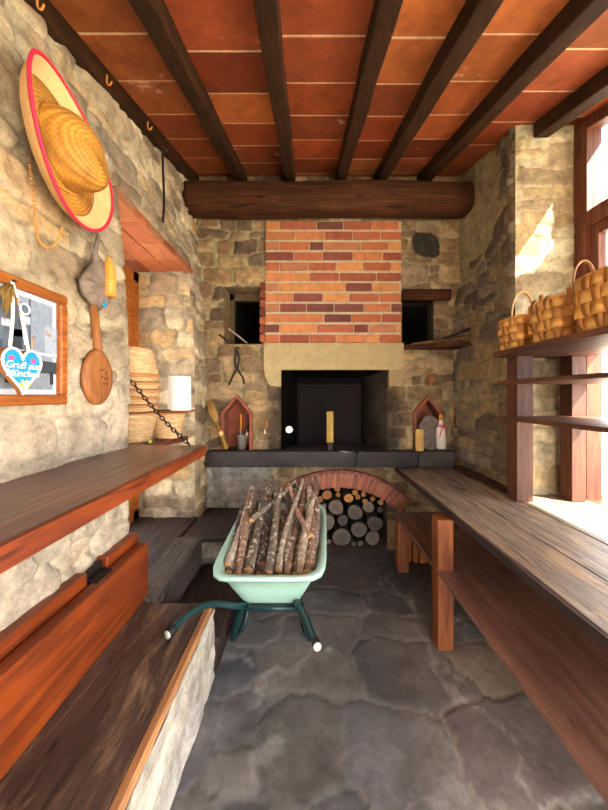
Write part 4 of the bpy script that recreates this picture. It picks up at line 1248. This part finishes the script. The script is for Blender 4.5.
def wbasket(label, cx_, cy_, z0, z1, r0, r1, rimr=.008, rows=16, inv=False):
    t = thing('wicker_basket', label, 'basket', (cx_, cy_, min(z0, z1)), 'wicker baskets in the recess')
    mb = MB(); wicker(mb, cx_, cy_, z0, z1, r0, r1, rows=rows); mb.build('basket_body', M['wicker'], t)
    mb = MB(); P = [(cx_ + (r1 + .002) * cos(a), cy_ + (r1 + .002) * sin(a), z1) for a in [2 * pi * k / 40 for k in range(40)]]
    mb.tube(P, rimr, 7, closed=True, wob=.3); mb.build('rim', M['wickerdark'], t)
wbasket('tapered wicker basket at the bottom of the tall basket stack in the recess', -1.14, 2.0, 1.202, 1.385, .09, .135)
zz = 1.40
names = ['lowest', 'second lowest', 'middle', 'second highest', 'topmost']
for k in range(5):
    wbasket(f'{names[k]} of the shallow round wicker trays in the stack in the recess', -1.14 + random.uniform(-.006, .006), 2.0, zz, zz + .036, .125, .148, .010, 5)
    zz += .048
wbasket('tapered wicker basket turned upside down on top of the stack in the recess', -1.14, 2.0, zz + .17, zz + .0, .105, .142, rows=14)
wbasket('tapered wicker basket under the thin board and paper roll in the recess', -.998, 2.17, 1.202, 1.378, .075, .118)
mb = MB(); mb.box((-1.11, 2.06, 1.389), (-.80, 2.27, 1.397), bev=.003)
tag(mb.build('thin_board', M['pframe']), 'thin wooden board lying on a wicker basket under the paper roll', 'board')
t = thing('paper_roll', 'white kitchen paper roll standing on the thin board in the recess', 'paper roll', (-.905, 2.16, 1.397))
mb = MB(); mb.lathe([(.022, 0), (.076, .0), (.0775, .01), (.0755, .235), (.074, .24), (.022, .24)], (-.905, 2.16, 1.398), 'z', 36); mb.build('paper', M['white'], t)
mb = MB(); mb.lathe([(.018, -.002), (.022, -.002), (.022, .242), (.018, .242)], (-.905, 2.16, 1.400), 'z', 20); mb.build('core', M['cream'], t)
mb = MB(); mb.tube([(-1.05, 2.08, 1.403), (-.93, 2.07, 1.403)], .005, 8); tag(mb.build('black_pen', M['rubber']), 'short black stick lying in front of the paper roll', 'stick')
mb = MB(); p = at(150, 434, 1.93); mb.lathe([(.001, -.012), (.010, -.009), (.014, 0), (.010, .009), (.001, .014)], (p.x, p.y, 1.213), 'z', 14)
tag(mb.build('lime', M['green']), 'tiny yellow-green fruit on the recess shelf between the baskets', 'fruit')

# ------------------------------------------------------------------ things on the hearth
t = thing('hand_brush', 'long-handled brush with golden bristles leaning in the left corner of the hearth', 'brush', (-.83, 2.93, .977))
a, b, c, d = at(227, 449, 2.90), at(221, 433, 2.91), at(216, 422, 2.92), at(209, 400, 2.94)
mb = MB(); mb.tube([a, b, c], [.020, .021, .017], 10); mb.build('handle', M['dry'], t)
mb = MB(); mb.tube([a.lerp(b, .85), a.lerp(b, 1.1)], .024, 12); mb.build('band', M['cream'], t)
mb = MB(); rr = random.Random(3)
for i in range(60):
    o = Vector((rr.uniform(-.012, .012), rr.uniform(-.006, .006), 0)); mb.tube([c + o, c.lerp(d, .35) + o * 3.2, d + o * rr.uniform(1.2, 3) + Vector((0, 0, rr.uniform(-.05, .01)))], [.003, .004, .0015], 4)
mb.build('bristles', M['bristle'], t)

pp = at(240.5, 449, 2.92); t = thing('tool_pot', 'small glass and metal pot holding brushes in the left terracotta niche', 'pot', (pp.x, 2.94, .977))
mb = MB(); mb.lathe([(.035, .0), (.038, .004), (.05, .13), (.052, .135), (.046, .135), (.034, .01), (.001, .01)], (pp.x, 2.99, .979), 'z', 22); mb.build('pot_body', M['steel'], t)
t = thing('paint_brush', 'brush with pale wooden handle standing in the pot of the left niche', 'brush', (pp.x - .015, 2.99, 1.0))
mb = MB(); mb.tube([(pp.x - .012, 2.99, 1.16), (pp.x - .012, 2.99, 1.32)], .008, 8); mb.build('handle', M['palewood'], t)
mb = MB(); mb.tube([(pp.x - .012, 2.99, .995), (pp.x - .012, 2.99, 1.165)], .011, 8); mb.build('ferrule', M['steel'], t)
t = thing('table_knife', 'dark-handled tool with bright blade standing in the pot of the left niche', 'knife', (pp.x + .02, 2.99, 1.0))
mb = MB(); mb.tube([(pp.x + .05, 3.0, 1.14), (pp.x + .075, 3.0, 1.28)], .011, 8); mb.build('handle', M['rubber'], t)
mb = MB(); mb.tube([(pp.x + .02, 2.995, .995), (pp.x + .055, 3.0, 1.16)], .013, 8, flat=.3); mb.build('blade', M['white'], t)

# tongs on the wall
t = thing('iron_tongs', 'pair of dark iron tongs hanging open below the left wall hole', 'tongs', (-.69, 2.95, 1.6))
for pts in ([(237, 350), (235, 360), (237, 368), (243, 378), (244, 384)], [(237, 350), (239, 359), (237, 368), (232, 378), (229, 385)]):
    mb = MB(); mb.tube(smooth_path([at(x, y, 2.945) for x, y in pts]), .0105, 8); mb.build('arm', M['iron'], t)
mb = MB(); q = at(237, 367, 2.935); mb.lathe([(.0005, -.012), (.02, -.012), (.02, .006), (.0005, .006)], q, 'y', 14); mb.build('pivot', M['iron'], t)
mb = MB(); mb.tube(smooth_path([at(240, 349, 2.96), at(236, 347, 2.93), at(235, 352, 2.925)]), .005, 8); tag(mb.build('wall_nail', M['iron']), 'nail from which the iron tongs hang', 'nail')
# hook with a shiny bit left of the hearth mouth
t = thing('small_hook', 'small rusty hook with shiny tip on the dark stone left of the oven', 'hook', (-.39, 2.95, 1.1))
mb = MB(); mb.tube(smooth_path([at(266, 420, 2.95), at(267, 425, 2.93), at(265, 430, 2.93)]), .010, 8, wob=.3); mb.build('shank', M['spoon'], t)
mb = MB(); mb.tube([at(265, 430, 2.93), at(265, 434, 2.93)], .006, 8); mb.build('tip', M['white'], t)

# yellow slat
t = thing('yellow_slat', 'upright yellow wooden slat with dark foot standing before the oven door', 'slat', (.22, 2.93, .977))
mb = MB(); mb.box((.19, 2.92, 1.05), (.255, 2.95, 1.35), bev=.006); mb.build('slat', M['yellow'], t)
mb = MB(); mb.box((.198, 2.915, .978), (.247, 2.955, 1.055), bev=.004); mb.build('foot', M['iron'], t)

# right niche things
mb = MB(); rr = random.Random(77); P = []
for k in range(18):
    a = 2 * pi * k / 18; P.append((1.185 + .115 * cos(a) * (1 + rr.uniform(-.07, .07)), 2.92, 1.145 + .165 * sin(a) * (1 + rr.uniform(-.06, .06))))
mb.prism(P, (0, .035, 0)); tag(mb.build('slate_slab', M['greystone']), 'rough rounded grey stone slab leaning in the right terracotta niche', 'stone slab')
mb = MB(); a = at(419.5, 448, 2.89); mb.lathe([(.034, 0), (.040, .01), (.041, .19), (.036, .205), (.001, .212)], (a.x, 2.885, .978), 'z', 18, sy=.5)
tag(mb.build('wooden_block', M['bristle']), 'round-topped pale wooden block in front of the grey stone slab', 'block')
t = thing('bottle', 'white bottle with a red ribbon bow standing at the right end of the hearth', 'bottle', (1.29, 2.92, .977))
bx, by = at(440, 450, 2.92).x, 2.90
mb = MB(); mb.lathe([(.03, .02), (.046, .022), (.047, .19), (.040, .225), (.018, .26), (.016, .30)], (bx, by, .978), 'z', 24); mb.build('glass_body', M['bottle'], t)
mb = MB(); mb.lathe([(.02, 0), (.047, .002), (.0475, .022), (.02, .024)], (bx, by, .979), 'z', 24); mb.build('foot', M['bottledark'], t)
mb = MB(); mb.lathe([(.012, .29), (.018, .29), (.018, .345), (.014, .35), (.001, .35)], (bx, by, .978), 'z', 16); mb.build('stopper', M['palewood'], t)
mb = MB()
for s in (-1, 1):
    mb.tube([(bx, by - .035, 1.215), (bx + s * .025, by - .045, 1.235), (bx + s * .045, by - .04, 1.22), (bx + s * .02, by - .04, 1.205), (bx, by - .035, 1.212)], .006, 6, flat=.4)
    mb.tube([(bx, by - .036, 1.21), (bx + s * .02, by - .05, 1.17), (bx + s * .033, by - .05, 1.12)], [.006, .007, .008], 6, flat=.4)
mb.tube([(bx + .036 * cos(a), by + .036 * sin(a), 1.213) for a in [2 * pi * k / 16 for k in range(16)]], .006, 6, closed=True)
mb.build('ribbon_bow', M['red'], t)
# green capped vial
mb = MB(); q = at(415.5, 447, 2.93); mb.lathe([(.012, 0), (.014, .002), (.014, .26), (.008, .28), (.008, .33), (.001, .33)], (q.x + .0, 2.965, .978), 'z', 14)
tag(mb.build('slim_bottle', m_plain('green_glass', hx('#2A4A34'), .2)), 'slim dark green bottle behind the pale wooden block in the right niche', 'bottle')
# dried bunch
t = thing('dried_chillies', 'small brown dried bunch hanging from a twig above the right niche', 'dried bunch', (1.2, 2.93, 1.6))
mb = MB(); rr = random.Random(9); q = at(431, 378, 2.93)
for i in range(16):
    o = Vector((rr.uniform(-.03, .03), rr.uniform(-.02, .01), rr.uniform(-.045, .03))); mb.tube([q + o + Vector((0, 0, .02)), q + o, q + o + Vector((rr.uniform(-.01, .01), 0, -.03))], [.004, .011, .003], 6)
mb.build('pods', M['spoon'], t)
mb = MB(); mb.tube(smooth_path([at(415, 370, 2.955), at(425, 368, 2.94), at(434, 371, 2.935)]), .004, 6); mb.tube([at(430, 369, 2.935), at(431, 376, 2.93)], .003, 6); mb.build('twig', M['dry'], t)
# sticks in the left hole and on the right ledge
LS = 'sticks by the left hole'
stick(at(229, 329, 2.93), at(247, 343, 3.05), .010, .008, 'pale stick slanting across the mouth of the left wall hole', '#9A8E84', cat='stick', group=LS, bow=.0, mat='barkplain')
stick(at(219, 334, 2.93), at(228, 342, 2.99), .010, .008, 'short dark stick at the left edge of the left wall hole', '#3A302A', cat='stick', group=LS, bow=.0, mat='barkplain')
RS = 'sticks on the right ledge'
for (a, b, r_, lab, c) in (((468, 341), (425, 346), .018, 'round stick with pale cut end lying on the right-hand ledge', '#6A5238'),
                           ((466, 346), (412, 348), .013, 'thinner stick lying in front on the right-hand ledge', '#7A5A38'),
                           ((454, 338), (418, 346), .012, 'short stick with a light tip on the right-hand ledge', '#5A4430')):
    pa, pb = at(*a, 2.66 if r_ > .015 else 2.7), at(*b, 2.93); pa.z = pb.z = 1.992 + r_ + (0 if r_ < .0125 else .002); stick(pa, pb, r_, r_ * .8, lab, c, group=RS, bow=.01, mat='barkplain')
for (a, b, r_) in (((478, 324), (440, 343), .008), ((471, 329), (436, 341), .010), ((474, 334), (445, 340), .007)):
    i = int(r_ * 1000)
    pa, pb = at(*a, 2.72), at(*b, 2.84)
    stick(pa, pb, r_, r_ * .6, {8: 'thin dark twig rising highest', 10: 'thicker dark twig sloping up', 7: 'thinnest dark twig sloping gently'}[i] + ' from the right-hand ledge', '#2E241E', group=RS, bow=.02, mat='barkplain', cat='twig', name='twig')

# ------------------------------------------------------------------ chestnut-chip baskets on the top shelf
def chip_basket(label, cx_, cy_, hx_, hy_, z0, H, handle, rows, ns, lean=0, fray=False):
    t = thing('chip_basket', label, 'basket', (cx_, cy_, z0), 'woven chip baskets on the top window shelf')
    def per(f0, o, zf):
        a = 2 * pi * f0; x, y = cos(a), sin(a); e = 4; q = (abs(x) ** e + abs(y) ** e) ** (-1 / e); s = (.90 + .14 * sin(pi * min(1, zf * .8))) 
        return cx_ + (hx_ * s + o) * x * q, cy_ + (hy_ * s + o) * y * q
    mb = MB(); bh = H / rows
    for r_ in range(rows):
        vs = []; fs = []; n = ns * 4
        zc_ = z0 + bh * (r_ + .5)
        for k in range(n):
            o = .006 * cos(pi * k / 4 * 2 * .5 + pi * (r_ % 2))
            for dz in (-.46, .46):
                for th_ in (0, .0025):
                    x, y = per(k / n, o + th_, (r_ + .5) / rows); vs.append((x, y, zc_ + dz * bh))
        for k in range(n):
            j = (k + 1) % n; A = [k * 4 + q for q in range(4)]; B = [j * 4 + q for q in range(4)]
            fs += [(A[1], B[1], B[3], A[3]), (A[0], A[2], B[2], B[0]), (A[2], A[3], B[3], B[2]), (A[0], B[0], B[1], A[1])]
        mb.add(vs, fs, None, True)
    mb.build('woven_bands', M['chip'], t)
    mb = MB()
    for s in range(ns):
        f0 = s / ns + .0; wd = .36 / ns; vs = []; fs = []; m_ = rows * 4
        ext = random.uniform(.0, .03) if fray else 0
        for j in range(m_ + 1):
            zf = j / m_; o = -.005 * cos(pi * (zf * rows - .5) + pi * (s % 2)) + .001
            for g_ in (-wd, wd):
                for th_ in (0, .0025):
                    x, y = per(f0 + g_, o + th_, zf); vs.append((x, y, z0 + .002 + (H + .008 + ext) * zf))
        for j in range(m_):
            A = [j * 4 + q for q in range(4)]; B = [(j + 1) * 4 + q for q in range(4)]
            fs += [(A[1], A[3], B[3], B[1]), (A[0], B[0], B[2], A[2]), (A[0], A[1], B[1], B[0]), (A[2], B[2], B[3], A[3])]
        mb.add(vs, fs, None, True)
    mb.box((cx_ - hx_ * .88, cy_ - hy_ * .88, z0), (cx_ + hx_ * .88, cy_ + hy_ * .88, z0 + .004))
    mb.build('upright_strips', M['chipdark'], t)
    mb = MB(); mb.tube([(*per(k / 48, .004, 1), z0 + H + .002) for k in range(48)], .006, 6, closed=True, wob=.2); mb.build('rim', M['chip'], t)
    if handle:
        x0, x1, hy0, zt, mt = handle; mb = MB(); P = []
        for k in range(17):
            a = pi * k / 16; P.append(((x0 + x1) / 2 - (x1 - x0) / 2 * cos(a), hy0, z0 + H * .7 + (zt - z0 - H * .7) * sin(a) ** .6))
        mb.tube(P, .0075, 8, flat=.6); mb.build('handle', M[mt], t)
    return t
ZT = 1.797
chip_basket('small chip basket with pale hoop handle, nearest the stone wall on the top shelf', 1.385, 1.945, .11, .11, ZT, .19, (1.30, 1.44, 1.93, 2.16, 'cream'), 4, 14)
chip_basket('wide open chip basket in the middle of the top shelf, tallest fanned edge', 1.425, 1.67, .14, .125, ZT, .22, None, 4, 18, fray=True)
chip_basket('big bulging chip basket with brown hoop handle, right of the middle basket', 1.45, 1.33, .175, .17, ZT, .25, (1.29, 1.40, 1.475, 2.155, 'wickerdark'), 4, 22)
chip_basket('round chip basket partly cut off by the edge of the photograph', 1.46, .95, .175, .17, ZT, .25, None, 4, 22)
# curled shavings fanning out of the open basket
for i in range(9):
    mb = MB(); rr = random.Random(50 + i); bx_, by_ = 1.40 + .018 * i, 1.64 + rr.uniform(0, .1); a = rr.uniform(-.5, .5)
    mb.tube(smooth_path([(bx_, by_, ZT + .12), (bx_ + .02 * a, by_ + .01, ZT + .22), (bx_ + .06 * a, by_ + .02, ZT + .27)]), [.012] * 9, 6, flat=.15)
    tag(mb.build('wood_strip', M['cream']), 'pale curled wood strip standing in the open middle basket', 'wood strip', 'wood strips in the middle basket')
